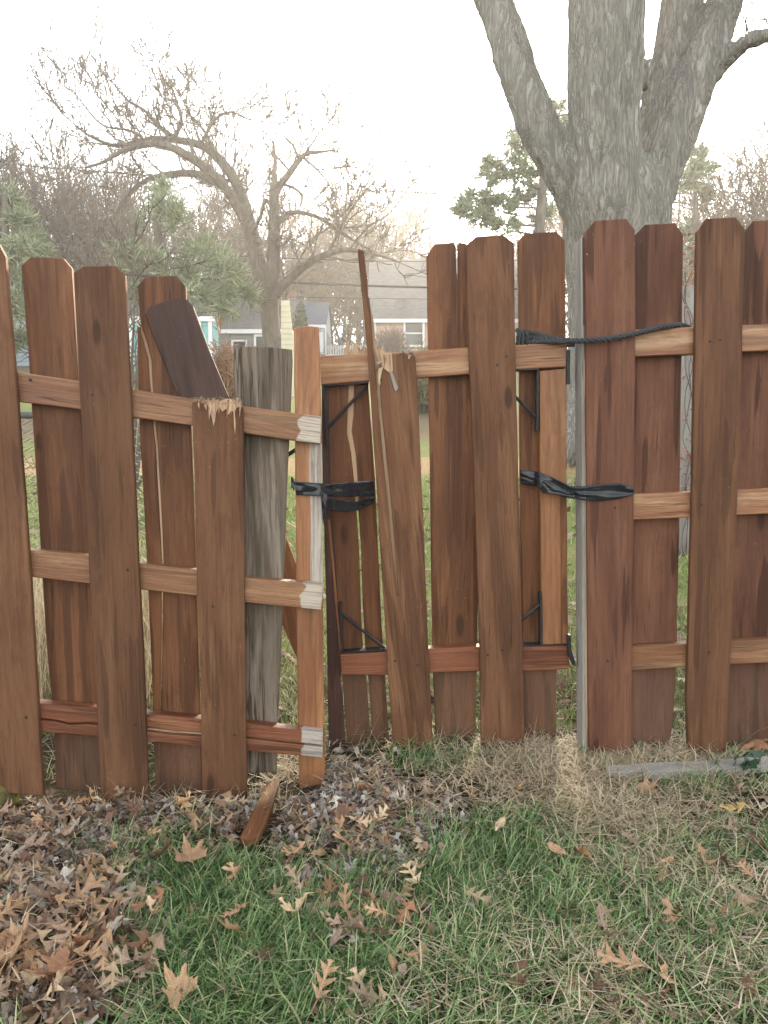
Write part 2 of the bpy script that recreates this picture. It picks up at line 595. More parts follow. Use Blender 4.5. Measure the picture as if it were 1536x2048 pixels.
def slab(name, pix, pl, thick, mat, parent=None, off=0.0, grain='v', bevel=0.0022, jit=0.0008, step=0.07, props=None, seed=None, rough_edges=None):
    """a board: outline given where it shows, at its real distance, with real thickness.
    pix: outline; each point (px, py[, 1]) - the third value marks a ragged vertex kept sharp"""
    P = [onp(p[0], p[1], (pl[0] + off, pl[1], pl[2])) for p in pix]
    nrm = Vector((-pl[1], 1.0, -pl[2])).normalized()      # away from the camera
    c = sum(P, Vector()) / len(P)
    if grain == 'v': g = Vector((0, 0, 1))
    elif grain == 'h': g = Vector((1, 0, 0))
    else: g = onp(*grain[1], pl) - onp(*grain[0], pl)
    if grain == 'v':
        # follow the lean of the board: use top/bottom means
        zs = sorted(P, key=lambda q: q.z)
        kq = max(2, len(zs) // 4)
        g = sum(zs[-2:], Vector()) / 2 - sum(zs[:2], Vector()) / 2
    elif grain == 'h':
        xs = sorted(P, key=lambda q: q.x)
        g = sum(xs[-2:], Vector()) / 2 - sum(xs[:2], Vector()) / 2
    g = (g - nrm * g.dot(nrm)).normalized()
    xa = nrm.cross(g).normalized()
    rot = Matrix((xa, nrm, g)).transposed()
    rt = rot.transposed()
    L = [rt @ (p - c) for p in P]
    pts2 = [(q.x, q.z) for q in L]
    rg = random.Random(seed if seed is not None else R.random())
    so = rg.random() * 100
    out = []
    n = len(pts2)
    for i in range(n):
        a, b = pts2[i], pts2[(i + 1) % n]
        d = math.hypot(b[0] - a[0], b[1] - a[1])
        m = max(1, int(d / step))
        nx, nz = (b[1] - a[1]) / max(d, 1e-6), -(b[0] - a[0]) / max(d, 1e-6)
        for s in range(m):
            t = s / m
            x, z = a[0] + (b[0] - a[0]) * t, a[1] + (b[1] - a[1]) * t
            if s > 0:
                w = jit * 2.2 * noise.noise((x * 30 + so, z * 9, 1.7))
                x += nx * w; z += nz * w
            out.append((x, z))
    area = sum(out[i][0] * out[(i + 1) % len(out)][1] - out[(i + 1) % len(out)][0] * out[i][1] for i in range(len(out)))
    if area < 0: out.reverse()
    n = len(out)
    ins = []
    for i in range(n):
        a, b, d = out[i - 1], out[i], out[(i + 1) % n]
        e1 = Vector((b[0] - a[0], b[1] - a[1])); e2 = Vector((d[0] - b[0], d[1] - b[1]))
        if e1.length < 1e-7 or e2.length < 1e-7:
            ins.append(b); continue
        e1.normalize(); e2.normalize()
        nn = Vector((-e1.y - e2.y, e1.x + e2.x))
        if nn.length < 0.3:
            ins.append(b); continue
        nn.normalize()
        co = max(0.5, nn.dot(Vector((-e1.y, e1.x))))
        ins.append((b[0] + nn.x * bevel / co, b[1] + nn.y * bevel / co))
    V = [(x, 0.0, z) for x, z in ins] + [(x, bevel, z) for x, z in out] + [(x, thick - bevel * 0.5, z) for x, z in out] + [(x, thick, z) for x, z in ins]
    Fc = [tuple(range(n))]
    for r_ in range(3):
        for i in range(n):
            j = (i + 1) % n
            Fc.append((r_ * n + i, (r_ + 1) * n + i, (r_ + 1) * n + j, r_ * n + j))
    Fc.append(tuple(range(4 * n - 1, 3 * n - 1, -1)))
    me = bpy.data.meshes.new(name)
    me.from_pydata(V, [], Fc)
    bm = bmesh.new(); bm.from_mesh(me)
    bmesh.ops.triangulate(bm, faces=[f for f in bm.faces if len(f.verts) > 4])
    bmesh.ops.recalc_face_normals(bm, faces=bm.faces)
    bm.to_mesh(me); bm.free()
    me.materials.append(mat)
    o = bpy.data.objects.new(name, me)
    pr = dict(props or {})
    if 'gzw' in pr: o['gz'] = 10.0 + (pr['gzw'] - c.z) / max(0.2, g.z)
    if 'gxp' in pr: o['gx'] = 10.0 + g.dot(onp(pr['gxp'], pix[0][1], pl) - c)
    if 'gs' in pr:
        x_, ya, yb = pr['gs']
        q1, q2 = onp(x_, ya, pl), onp(x_, yb, pl)
        o['gs'] = 10.0 + xa.dot(q1 - c); o['gsz'] = 10.0 + g.dot((q1 + q2) / 2 - c); o['gsh'] = (q1 - q2).length / 2
    mw = Matrix.Translation(c) @ rot.to_4x4()
    place(o, mw, parent)
    return o


def band(tops, bots):
    return list(tops) + list(reversed(bots))


# ------------------------------------------------------------------ ground
def build_ground():
    xs = np.concatenate([np.linspace(-95, -12, 14), np.linspace(-10, -2.6, 12), np.linspace(-2.4, 2.4, 70), np.linspace(2.6, 10, 12), np.linspace(12, 95, 14)])
    ys = np.concatenate([np.linspace(-6, 0.4, 8), np.linspace(0.5, 3.4, 64), np.linspace(3.6, 12, 50), np.linspace(12.5, 46, 40), np.linspace(50, 100, 8)])
    V = [(x, y, ground(x, y) + 0.007 * noise.noise((x * 11, y * 11, 0.3)) * (1 if y < 9 else 0)) for y in ys for x in xs]
    nx = len(xs)
    Fc = [(j * nx + i, j * nx + i + 1, (j + 1) * nx + i + 1, (j + 1) * nx + i) for j in range(len(ys) - 1) for i in range(nx - 1)]
    me = bpy.data.meshes.new('ground')
    me.from_pydata(V, [], Fc)
    me.polygons.foreach_set('use_smooth', [True] * len(me.polygons))
    m, n, b = mat_new('soil_and_thatch')
    k = NT(n)
    tc = k.node('ShaderNodeTexCoord')
    v = tc.outputs['Object']
    s = k.node('ShaderNodeSeparateXYZ'); k.link(v, s.inputs[0])
    n1 = k.noise(v, 3.0, 4, 0.6)
    n2 = k.noise(v, 38, 5, 0.65)
    n3 = k.noise(v, 160, 3, 0.6)
    n4 = k.noise(v, 0.55, 4, 0.6)
    near = k.mix(k.step(n2, 0.35, 0.68), (0.028, 0.020, 0.014), (0.085, 0.06, 0.038))
    near = k.mix(k.mul(k.step(n1, 0.45, 0.65), 0.4), near, (0.05, 0.07, 0.028))
    far = k.mix(k.step(n2, 0.3, 0.7), (0.11, 0.145, 0.042), (0.22, 0.24, 0.085))
    far = k.mix(k.mul(k.step(n1, 0.5, 0.66), 0.6), far, (0.26, 0.21, 0.115))
    yy = k.add(s.outputs[1], k.mul(k.math('SUBTRACT', n1, 0.5), 0.9))
    def bandm(a, b_, w):
        return k.mul(k.step(yy, a - w, a + w), k.math('SUBTRACT', 1.0, k.step(yy, b_ - w, b_ + w)))
    far = k.mix(k.mul(bandm(7.4, 8.5, 0.2), 0.85), far, (0.40, 0.26, 0.15))
    far = k.mix(k.mul(bandm(9.8, 13.0, 0.5), 0.8), far, (0.20, 0.135, 0.095))
    far = k.mix(k.mul(k.step(yy, 17, 22), 0.7), far, (0.22, 0.15, 0.10))
    col = k.mix(k.step(yy, 2.3, 3.1), near, far)
    col = k.mix(k.mul(n3, 0.35), col, (0.05, 0.035, 0.022))
    k.link(col, b.inputs['Base Color'])
    b.inputs['Roughness'].default_value = 0.95
    b.inputs['Specular IOR Level'].default_value = 0.05
    k.link(k.bump(k.add(n2, k.mul(n3, 0.4)), 0.8, 0.02), b.inputs['Normal'])
    me.materials.append(m)
    o = bpy.data.objects.new('ground', me)
    COL.objects.link(o)
    tag(o, 'leaf-strewn lawn soil rising behind the fence', None, None, 'structure')


build_ground()


# ------------------------------------------------------------------ background: trees
M['bark_far'] = plain('far_bark', (0.15, 0.125, 0.105), (0.09, 0.075, 0.063), 9, 0.95, (1, 1, 0.3), 0.6, 0.03, 0.05)
M['twig'] = plain('twigs', (0.17, 0.14, 0.115), (0.11, 0.09, 0.075), 5, 0.95, spec=0.05)
M['twig_warm'] = plain('warm_twigs', (0.24, 0.175, 0.115), (0.16, 0.115, 0.075), 5, 0.95, spec=0.05)
M['twig_red'] = plain('reddish_twigs', (0.26, 0.13, 0.09), (0.33, 0.22, 0.14), 8, 0.9, spec=0.1)
M['needles'] = plain('pine_needles', (0.17, 0.205, 0.12), (0.25, 0.28, 0.17), 2, 0.7, spec=0.2, island=True, rnd=0.35)
M['needles_dark'] = plain('cedar_sprays', (0.045, 0.075, 0.035), (0.07, 0.10, 0.05), 2, 0.8, spec=0.15, island=True, rnd=0.3)


def rvec(rg, s=1.0):
    return Vector((rg.gauss(0, 1), rg.gauss(0, 1), rg.gauss(0, 1))) * s


def grow(mb, p, d, ln, r, lev, rg, up=0.10, wander=0.22, kids=(3, 5), sides=4, minr=0.006, mid=None, spread=0.9, tips=None):
    seg = 4 if lev > 0 else 3
    pts, rad = [p.copy()], [r]
    dd = d.normalized()
    for i in range(seg):
        dd = (dd + rvec(rg, wander * 0.5) + Vector((0, 0, up))).normalized()
        p = p + dd * (ln / seg)
        pts.append(p.copy())
        rad.append(max(minr * 0.85, r * (1 - 0.72 * (i + 1) / seg)))
    (mb if lev < 2 or mid is None else mid).tube(pts, rad, sides if r > 0.03 else 3, cap=False)
    if tips is not None and lev == 0: tips.append((pts[-1], dd))
    if lev > 0:
        for _ in range(rg.randint(*kids)):
            t = rg.uniform(0.25, 1.0) * seg
            i = min(seg - 1, int(t)); f = t - i
            q = pts[i].lerp(pts[i + 1], f)
            base = (pts[i + 1] - pts[i]).normalized()
            nd = (base + rvec(rg, spread * 0.55)).normalized()
            grow(mb, q, nd, ln * rg.uniform(0.45, 0.72), max(minr, rad[i] * rg.uniform(0.4, 0.65)), lev - 1, rg, up, wander, kids, sides, minr, mid, spread, tips)
    return pts


def px_path(path, Y, rg, jit=0.0):
    out = []
    for i, q in enumerate(path):
        yy = Y + (q[3] if len(q) > 3 else 0) + rg.uniform(-jit, jit)
        out.append(at(q[0], q[1], yy))
    return out


def smooth_path(pts, rad, sub=5):
    P, Rr = [], []
    for i in range(len(pts) - 1):
        p0 = pts[max(0, i - 1)]; p1 = pts[i]; p2 = pts[i + 1]; p3 = pts[min(len(pts) - 1, i + 2)]
        for s in range(sub):
            t = s / sub
            P.append(0.5 * ((2 * p1) + (p2 - p0) * t + (2 * p0 - 5 * p1 + 4 * p2 - p3) * t * t + (3 * p1 - p0 - 3 * p2 + p3) * t ** 3))
            Rr.append(rad[i] + (rad[i + 1] - rad[i]) * t)
    P.append(pts[-1]); Rr.append(rad[-1])
    return P, Rr


def traced_tree(name, label, Y, limbs, seed, twig_ln=2.2, twig_every=0.55, lev=2, kids=(2, 4), twmat='twig', cat='tree', minr=0.007, up=0.12, group=None, spread=0.9, below=None):
    """limbs: list of [(px, py, width_px, dY?) ...] from base to tip"""
    rg = random.Random(seed)
    b = limbs[0][0]
    g0 = at(b[0], b[1], Y)
    t = thing(name, label, cat, (g0.x, Y, ground(g0.x, Y)), group)
    big, tw = MB(), MB()
    mpp = Y / F
    for li, L in enumerate(limbs):
        pts = px_path([(q[0], q[1], q[2]) + ((q[3],) if len(q) > 3 else ()) for q in L], Y, rg, 0.0)
        rad = [q[2] * mpp / 2 for q in L]
        if li == 0 or L[0][1] == b[1]:
            gx = pts[0].copy(); gx.z = ground(pts[0].x, pts[0].y) - 0.2
            pts = [gx] + pts; rad = [rad[0] * 1.25] + rad
        P, Rr = smooth_path(pts, rad)
        big.tube(P, Rr, 9, cap=True)
        acc = 0
        for i in range(1, len(P)):
            acc += (P[i] - P[i - 1]).length
            ev = twig_every * (1.0 if Rr[i] < 0.16 else 2.4)
            if below is not None and P[i].z < below: continue
            while acc > ev:
                acc -= ev
                base = (P[i] - P[i - 1]).normalized()
                nd = (base * rg.uniform(0.2, 0.9) + rvec(rg, 0.55) + Vector((0, 0, 0.25))).normalized()
                grow(tw, P[i], nd, twig_ln * rg.uniform(0.5, 1.1), max(minr, min(Rr[i] * 0.4, 0.04)), lev, rg, up, 0.3, kids, 3, minr, spread=spread)
        grow(tw, P[-1], (P[-1] - P[-2]), twig_ln, max(minr, Rr[-1] * 0.8), lev, rg, up, 0.3, kids, 3, minr, spread=spread)
    big.build('trunk', M['bark_far'], t, smooth=True, fix=False)
    tw.build('crown', M[twmat], t, fix=False)
    return t


# arching old fruit tree in the middle distance
traced_tree('bare_tree', 'bare old tree with long limbs arching over to the left above the grey board', 22.0, [
    [(543, 690, 36), (536, 610, 36), (520, 540, 34), (500, 460, 31), (480, 385, 24, .3), (455, 338, 20, .5), (412, 296, 17, .7), (360, 282, 13, .6), (300, 278, 10, .4), (235, 292, 8, .2), (180, 272, 5, 0), (146, 246, 3, 0)],
    [(494, 450, 22), (462, 392, 20, -.3), (420, 345, 18, -.6), (372, 310, 16, -.9), (315, 288, 13, -1.0), (250, 300, 9, -1.0), (205, 325, 6, -1.1), (170, 335, 3, -1.1)],
    [(500, 470, 20), (470, 400, 18, .4), (430, 360, 18, .8), (380, 347, 15, 1.0), (320, 352, 12, 1.0), (275, 372, 9, 1.0), (240, 410, 6, 1.1), (215, 470, 4, 1.1)],
    [(360, 282, 9, .6), (318, 252, 8, .5), (290, 222, 6, .5), (255, 200, 5, .4), (228, 168, 3, .4)],
    [(330, 290, 8, -1), (362, 250, 7, -1), (352, 200, 5, -.8), (338, 160, 3, -.8)],
    [(400, 292, 8, .7), (430, 240, 6, .7), (462, 225, 4, .7), (500, 240, 3, .7)],
    [(440, 325, 8, .5), (408, 262, 6, .3), (372, 222, 4, .3)],
    [(300, 290, 7, .4), (262, 262, 5, .3), (205, 250, 4, .3), (160, 200, 3, .3), (148, 182, 2, .3)],
], 11, twig_ln=1.5, twig_every=0.27, lev=2, kids=(3, 4), minr=0.016)
# pollarded tree with a broken top
traced_tree('bare_tree', 'bare tree with a blunt broken trunk top and one limb rising to the right', 20.0, [
    [(545, 700, 40), (540, 620, 34), (545, 540, 27), (548, 470, 24), (548, 410, 20), (549, 372, 19)],
    [(550, 385, 11), (563, 368, 13), (580, 345, 13), (597, 322, 11), (612, 308, 8), (640, 304, 6), (672, 300, 3)],
    [(600, 322, 6), (622, 290, 4), (642, 262, 2)],
    [(597, 318, 5), (585, 290, 4), (560, 265, 2)],
    [(610, 318, 5), (640, 345, 4), (660, 372, 3)],
    [(550, 590, 22), (578, 560, 19), (612, 530, 15), (655, 508, 12), (700, 500, 9), (760, 512, 5), (800, 525, 3)],
    [(548, 460, 9), (570, 430, 10), (600, 425, 8), (640, 437, 7), (690, 470, 6), (740, 500, 3)],
    [(545, 415, 8), (530, 400, 8), (522, 430, 7), (505, 470, 5)],
    [(552, 365, 6), (585, 375, 6), (604, 392, 5), (600, 415, 3)],
    [(655, 508, 6), (690, 440, 5), (720, 395, 4), (752, 360, 2)],
    [(700, 500, 6), (735, 455, 4), (775, 430, 3), (800, 400, 2)],
], 12, twig_ln=1.15, twig_every=0.32, lev=2, kids=(3, 4), minr=0.015)


# smaller bushy bare trees: each kind grown once, then copied
def bushy(name, label, group, seed, h, stems, mat, spread=0.9, lev=3, kids=(4, 6), tr=0.10, lean=0.25):
    rg = random.Random(seed)
    t = thing(name, label, 'tree', (0, 0, 0), group)
    big, tw = MB(), MB()
    for s in range(stems):
        a = rg.uniform(0, 6.28)
        d = Vector((math.cos(a) * lean, math.sin(a) * lean, 1)).normalized()
        P = [Vector((0.15 * math.cos(a), 0.15 * math.sin(a), -0.2))]
        Rr = [tr]
        for i in range(7):
            d = (d + rvec(rg, 0.10) + Vector((0, 0, 0.05))).normalized()
            P.append(P[-1] + d * h * 0.11)
            Rr.append(tr * (1 - 0.11 * (i + 1)))
        big.tube(P, Rr, 7, cap=False)
        for i in range(2, 8):
            for _ in range(4 if i < 7 else 5):
                nd = (d * 0.55 + rvec(rg, 0.6)).normalized()
                grow(tw, P[i], nd, h * rg.uniform(0.22, 0.36), Rr[i] * 0.5, lev - 1, rg, 0.10, 0.3, kids, 3, 0.018, spread=spread)
    big.build('trunk', M['bark_far'], t, smooth=True, fix=False)
    tw.build('crown', M[mat], t, fix=False)
    return t


def copy_thing(root, loc, rz=0.0, sc=1.0, label=None, group=None):
    r = root.copy()
    COL.objects.link(r)
    r.location = loc; r.rotation_euler = (0, 0, rz); r.scale = (sc, sc, sc)
    if label: r['label'] = label
    if group: r['group'] = group
    for ch in root.children:
        c = ch.copy(); COL.objects.link(c); c.parent = r
    return r


protoA = bushy('bare_tree', 'x', 'bare trees beyond the fence', 21, 7.5, 3, 'twig', tr=0.10)
protoB = bushy('bare_tree', 'x', 'bare trees beyond the fence', 22, 7.0, 4, 'twig_warm', spread=1.1, tr=0.075, lean=0.4)
protoC = bushy('bare_tree', 'x', 'bare trees beyond the fence', 23, 9.0, 2, 'twig', tr=0.14)
spots = [
    # px, Y, height px-top, proto, label
    (0, 27, 250, protoC, 'bare grey tree cut by the left edge of the picture'),
    (205, 26, 285, protoA, 'bushy bare tree behind the second fence picket from the left'),
    (130, 33, 330, protoB, 'thin bare tree rising between the two leftmost pickets'),
    (330, 30, 310, protoC, 'slim straight-trunked bare tree behind the arching limbs'),
    (260, 38, 360, protoA, 'distant bare tree above the tilted broken picket'),
    (405, 34, 350, protoC, 'tall bare tree just left of the arching trunk'),
    (640, 46, 380, protoB, 'bushy bare tree right of the blunt broken trunk'),
    (735, 47, 430, protoA, 'round twiggy tree above the tall splintered sliver'),
    (590, 49, 420, protoA, 'distant bare tree behind the blunt broken trunk'),
    (690, 48, 470, protoC, 'far thin trees left of the beige house roof'),
    (850, 52, 470, protoB, 'sparse sapling rising behind the beige house roof'),
    (1400, 26, 330, protoB, 'golden-lit twiggy tree just right of the big trunk'),
    (1490, 24, 300, protoA, 'twiggy tree at the right edge of the picture'),
    (1060, 34, 400, protoB, 'bare tree tangled behind the pine left of the big trunk'),
    (1560, 30, 310, protoC, 'bare tree cut by the right edge of the picture'),
    (480, 42, 420, protoB, 'distant bare tree behind the arching trunk'),
]
for i, (px, Y, ytop, pr, lab) in enumerate(spots):
    p = at(px, 900, Y)
    gz = ground(p.x, Y)
    top = at(px, ytop, Y).z
    hh = {protoA: 8.3, protoB: 7.6, protoC: 9.8}[pr]
    copy_thing(pr, (p.x, Y, gz), R.uniform(0, 6.28), (top - gz) / hh, lab, 'bare trees beyond the fence')
for pr in (protoA, protoB, protoC):
    for ch in list(pr.children): bpy.data.objects.remove(ch)
    bpy.data.objects.remove(pr)

# far wood behind the houses: nobody could count its stems
fw = MB()
rg = random.Random(31)
for i in range(300):
    x = rg.uniform(-62, 62); y = rg.uniform(52, 78)
    z = ground(x, y)
    h = rg.uniform(9, 15)
    P = [Vector((x, y, z - 0.3))]
    d = Vector((rg.uniform(-.2, .2), 0, 1)).normalized()
    for s in range(4):
        d = (d + rvec(rg, 0.12)).normalized(); P.append(P[-1] + d * h / 4)
    fw.tube(P, [0.16, 0.13, 0.1, 0.06, 0.03], 4, cap=False)
    for _ in range(12):
        k_ = rg.randint(1, 4)
        grow(fw, P[k_], (d * 0.4 + rvec(rg, 0.6)).normalized(), h * rg.uniform(0.2, 0.35), 0.06, 1, rg, 0.08, 0.3, (5, 7), 3, 0.038, spread=1.0)
tag(fw.build('far_wood', M['twig'], fix=False), 'hazy grey wood of bare trees behind the houses', None, None, 'stuff')


# pines
def tuft(mb, p, d, ln, n, rg, w=0.012, droop=0.0):
    d = d.normalized()
    for _ in range(n):
        e = (d * 0.6 + rvec(rg, 0.6) + Vector((0, 0, -droop))).normalized()
        s = e.cross(rvec(rg)).normalized() * w
        q = p + rvec(rg, ln * 0.18)
        l = ln * rg.uniform(0.6, 1.1)
        b0 = len(mb.v)
        mb.v += [tuple(q - s), tuple(q + s), tuple(q + e * l * 0.7 + s * 0.8), tuple(q + e * l), tuple(q + e * l * 0.7 - s * 0.8)]
        mb.f.append((b0, b0 + 1, b0 + 2, b0 + 3, b0 + 4))


def pine(label, Y, trunk, clumps, seed, ln=0.28, n=26, w=0.012, per=10, mat='needles'):
    """clumps: (px, py, rx_px, ry_px, count)"""
    rg = random.Random(seed)
    pts = [at(q[0], q[1], Y) for q in trunk]
    rad = [q[2] * Y / F / 2 for q in trunk]
    g0 = pts[0].copy(); g0.z = ground(g0.x, Y) - 0.1
    t = thing('pine_tree', label, 'pine tree', (g0.x, Y, g0.z + 0.1))
    big, fo = MB(), MB()
    P, Rr = smooth_path([g0] + pts, [rad[0] * 1.2] + rad)
    big.tube(P, Rr, 8, cap=False)
    for (px, py, rx, ry, cnt) in clumps:
        cnt = int(cnt * 1.15)
        c = at(px, py, Y + rg.uniform(-1.2, 1.2))
        root = min(P, key=lambda q: (q - c).length + max(0, q.z - c.z) * 0.8)
        midp = root.lerp(c, 0.5) + Vector((0, 0, -0.05 * (c - root).length))
        if (c - root).length > 0.4:
            big.tube([root, midp, c], [max(0.02, (c - root).length * 0.018), 0.022, 0.012], 5, cap=False)
        for _ in range(cnt):
            while True:
                v = Vector((rg.uniform(-1, 1), rg.uniform(-1, 1), rg.uniform(-1, 1)))
                if v.length < 1: break
            q = c + Vector((v.x * rx * Y / F, v.y * rx * Y / F, v.z * ry * Y / F))
            if rg.random() < 0.4: big.tube([c.lerp(q, 0.2), q], [0.010, 0.006], 3, cap=False)
            tuft(fo, q, (q - c).normalized() * 0.7 + Vector((0, 0, 0.4)), ln, n, rg, w)
    big.build('trunk', M['bark_far'], t, smooth=True, fix=False)
    fo.build('crown', M[mat], t, fix=False)
    return t


pine('soft-needled green pine spreading over the grey garage roof behind the arching tree', 18.0,
     [(330, 700, 26), (325, 600, 22), (318, 500, 18), (315, 430, 14), (325, 380, 9)],
     [(325, 372, 14, 14, 8), (335, 410, 26, 18, 16), (300, 440, 20, 14, 8), (355, 445, 24, 16, 12), (410, 505, 40, 20, 26), (470, 575, 34, 20, 18), (430, 592, 40, 20, 20), (360, 560, 40, 22, 22),
      (390, 590, 34, 18, 10), (500, 590, 20, 14, 8), (290, 520, 34, 18, 14), (240, 500, 26, 16, 10), (450, 540, 34, 18, 16), (330, 600, 40, 22, 14), (270, 590, 30, 20, 14), (455, 620, 24, 10, 6)],
     41, ln=0.34, n=20, w=0.014)
pine('dark green pine behind the leftmost gap of the fence', 17.0,
     [(14, 700, 24), (12, 560, 18), (10, 420, 12), (8, 390, 8)],
     [(10, 395, 22, 18, 14), (15, 420, 30, 14, 16), (40, 445, 22, 14, 10), (-10, 470, 34, 20, 16), (35, 500, 24, 16, 12), (75, 500, 24, 16, 12), (20, 560, 44, 22, 22), (30, 620, 26, 26, 18), (35, 680, 24, 22, 18), (70, 480, 18, 12, 8)],
     42, ln=0.32, n=20, w=0.014)
pine('clumpy pine silhouetted against the bright sky just left of the big tree', 21.0,
     [(1085, 700, 34), (1075, 560, 28), (1078, 470, 22), (1085, 380, 18), (1090, 300, 12), (1100, 230, 8)],
     [(1112, 215, 18, 16, 9), (1122, 245, 16, 14, 8), (1020, 278, 16, 12, 8), (1035, 300, 26, 16, 14), (1000, 335, 32, 16, 18), (975, 355, 24, 14, 12), (1040, 345, 30, 18, 16), (1070, 375, 26, 16, 12),
      (955, 400, 34, 14, 18), (990, 418, 40, 16, 22), (925, 425, 20, 10, 9), (1030, 400, 30, 16, 14), (960, 440, 26, 12, 12), (1080, 330, 22, 16, 10), (1090, 430, 26, 16, 10), (1010, 450, 26, 12, 10)],
     43, ln=0.26, n=26, w=0.02)
pine('blue-green evergreen seen right of the big trunk between the fence tops', 22.0,
     [(1395, 700, 22), (1392, 500, 16), (1390, 400, 10), (1390, 330, 6)],
     [(1390, 315, 16, 12, 9), (1402, 335, 22, 12, 12), (1378, 360, 20, 14, 10), (1405, 390, 22, 14, 10), (1385, 470, 16, 26, 14), (1384, 530, 16, 26, 14)],
     44, ln=0.26, n=30, w=0.026)


# ------------------------------------------------------------------ the big multi-stemmed tree
def big_tree():
    Y = 8.4
    mp = Y / F
    c0 = at(1245, 905, Y)
    t = thing('big_tree', 'huge grey-barked tree splitting into several thick stems behind the right fence', 'tree', (c0.x, Y, ground(c0.x, Y)))
    mb = MB()

    def stem(L, n=20):
        pts = [at(q[0], q[1], Y + (q[3] if len(q) > 3 else 0)) for q in L]
        rad = [q[2] * mp / 2 for q in L]
        P, Rr = smooth_path(pts, rad, 7)
        mb.tube(P, Rr, n, cap=True)
    stem([(1240, 960, 262), (1240, 900, 232), (1240, 780, 206), (1240, 650, 200), (1238, 520, 200), (1234, 440, 202), (1232, 380, 184), (1232, 330, 150)], 28)
    stem([(1192, 480, 84, -.05), (1163, 410, 86, -.1), (1122, 335, 82, -.15), (1082, 262, 78, -.1), (1050, 185, 74, 0), (1020, 105, 73, .1), (991, 10, 71, .2), (972, -60, 70, .3), (930, -260, 60, .4), (880, -480, 44, .6)])
    stem([(1228, 480, 160, -.15), (1216, 400, 150, -.25), (1209, 300, 136, -.3), (1209, 200, 135, -.3), (1210, 100, 136, -.3), (1211, 0, 137, -.3), (1212, -120, 130, -.3), (1220, -320, 110, -.2), (1230, -560, 70, 0)])
    stem([(1284, 470, 110, .1), (1298, 390, 98, .15), (1326, 300, 104, .2), (1356, 230, 102, .25), (1388, 165, 88, .2), (1418, 90, 78, .2), (1446, 10, 72, .2), (1464, -50, 70, .2), (1500, -220, 58, .2), (1550, -430, 40, .2)])
    stem([(1300, 400, 100, .3), (1318, 300, 104, .4), (1332, 220, 96, .5), (1345, 140, 88, .5), (1358, 60, 82, .5), (1368, -20, 78, .5), (1376, -140, 70, .6), (1390, -350, 50, .7)])
    stem([(1425, 150, 44, .2), (1452, 118, 42, .1), (1482, 92, 38, 0), (1514, 76, 36, -.1), (1560, 66, 32, -.2), (1640, 50, 26, -.3), (1760, 10, 18, -.4)], 12)
    stem([(1276, 175, 44, .1), (1288, 148, 40, .1), (1294, 128, 30, .1), (1296, 117, 14, .1)], 10)
    # root flare
    for a in (-1.25, -0.5, 0.3, 1.1, 2.4, 3.8):
        mb.tube([Vector((c0.x + math.sin(a) * 0.35, Y - math.cos(a) * 0.35, ground(c0.x, Y) + 0.7)), Vector((c0.x + math.sin(a) * 0.62, Y - math.cos(a) * 0.62, ground(c0.x, Y) + 0.2)),
                 Vector((c0.x + math.sin(a) * 1.0, Y - math.cos(a) * 1.0, ground(c0.x, Y - math.cos(a)) - 0.12))], [0.3, 0.26, 0.12], 10)
    me = bpy.data.meshes.new('trunk_rough')
    me.from_pydata(mb.v, [], mb.f)
    tmp = bpy.data.objects.new('trunk_rough', me)
    COL.objects.link(tmp)
    rm = tmp.modifiers.new('r', 'REMESH'); rm.mode = 'VOXEL'; rm.voxel_size = 0.025
    sm = tmp.modifiers.new('s', 'SMOOTH'); sm.iterations = 6; sm.factor = 0.5
    dg = bpy.context.evaluated_depsgraph_get()
    m2 = bpy.data.meshes.new_from_object(tmp.evaluated_get(dg))
    bpy.data.objects.remove(tmp)
    m2.name = 'trunk'
    nv = len(m2.vertices)
    co = np.empty(nv * 3, np.float32); m2.vertices.foreach_get('co', co); co = co.reshape(-1, 3)
    no = np.empty(nv * 3, np.float32); m2.vertices.foreach_get('normal', no); no = no.reshape(-1, 3)
    dsp = np.empty(nv, np.float32)
    for i in range(nv):
        x, y, z = co[i]
        # bark plates follow the lean of the stems a little
        xs = x - 0.10 * (z - 2.5) * (1 if x > 2.6 else -0.6 if x < 2.2 else 0) if z > 2.6 else x
        a = noise.noise((xs * 11, y * 11, z * 1.7))
        b = noise.noise((xs * 4, y * 4, z * 1.1))
        c = noise.noise((x * 1.6, y * 1.6, z * 1.3))
        a2 = noise.noise((xs * 22, y * 22, z * 3.1))
        dsp[i] = 0.022 * (0.6 - 2.4 * abs(a)) + 0.012 * (0.6 - 2 * abs(a2)) + 0.016 * b + 0.035 * c - 0.012
    co = co + no * dsp[:, None]
    m2.vertices.foreach_set('co', (co - np.array(t.location, np.float32)).ravel())
    m2.polygons.foreach_set('use_smooth', [True] * len(m2.polygons))
    m2.materials.clear()
    m, n, b = mat_new('grey_bark')
    k = NT(n)
    tc = k.node('ShaderNodeTexCoord')
    v = tc.outputs['Object']
    w1 = k.noise(k.vmul(v, (2, 2, 1)), 1, 2)
    cm = k.node('ShaderNodeCombineXYZ'); k.link(k.mul(w1, 0.5), cm.inputs[0]); k.link(k.mul(w1, 0.3), cm.inputs[1])
    vv = k.vadd(v, cm.outputs[0])
    f1 = k.noise(k.vmul(vv, (24, 24, 2.6)), 1, 5, 0.6, 0.3)
    f2 = k.noise(k.vmul(vv, (70, 70, 9)), 1, 4, 0.6)
    rid = k.math('SUBTRACT', 1.0, k.mul(k.math('ABSOLUTE', k.math('SUBTRACT', f1, 0.5)), 5.0), clamp=True)
    f3 = k.noise(v, 1.6, 3, 0.6)
    col = k.mix(k.step(f1, 0.35, 0.65), (0.27, 0.24, 0.205), (0.42, 0.385, 0.335))  # grey bark, paled further in the base colour to imitate haze and flare
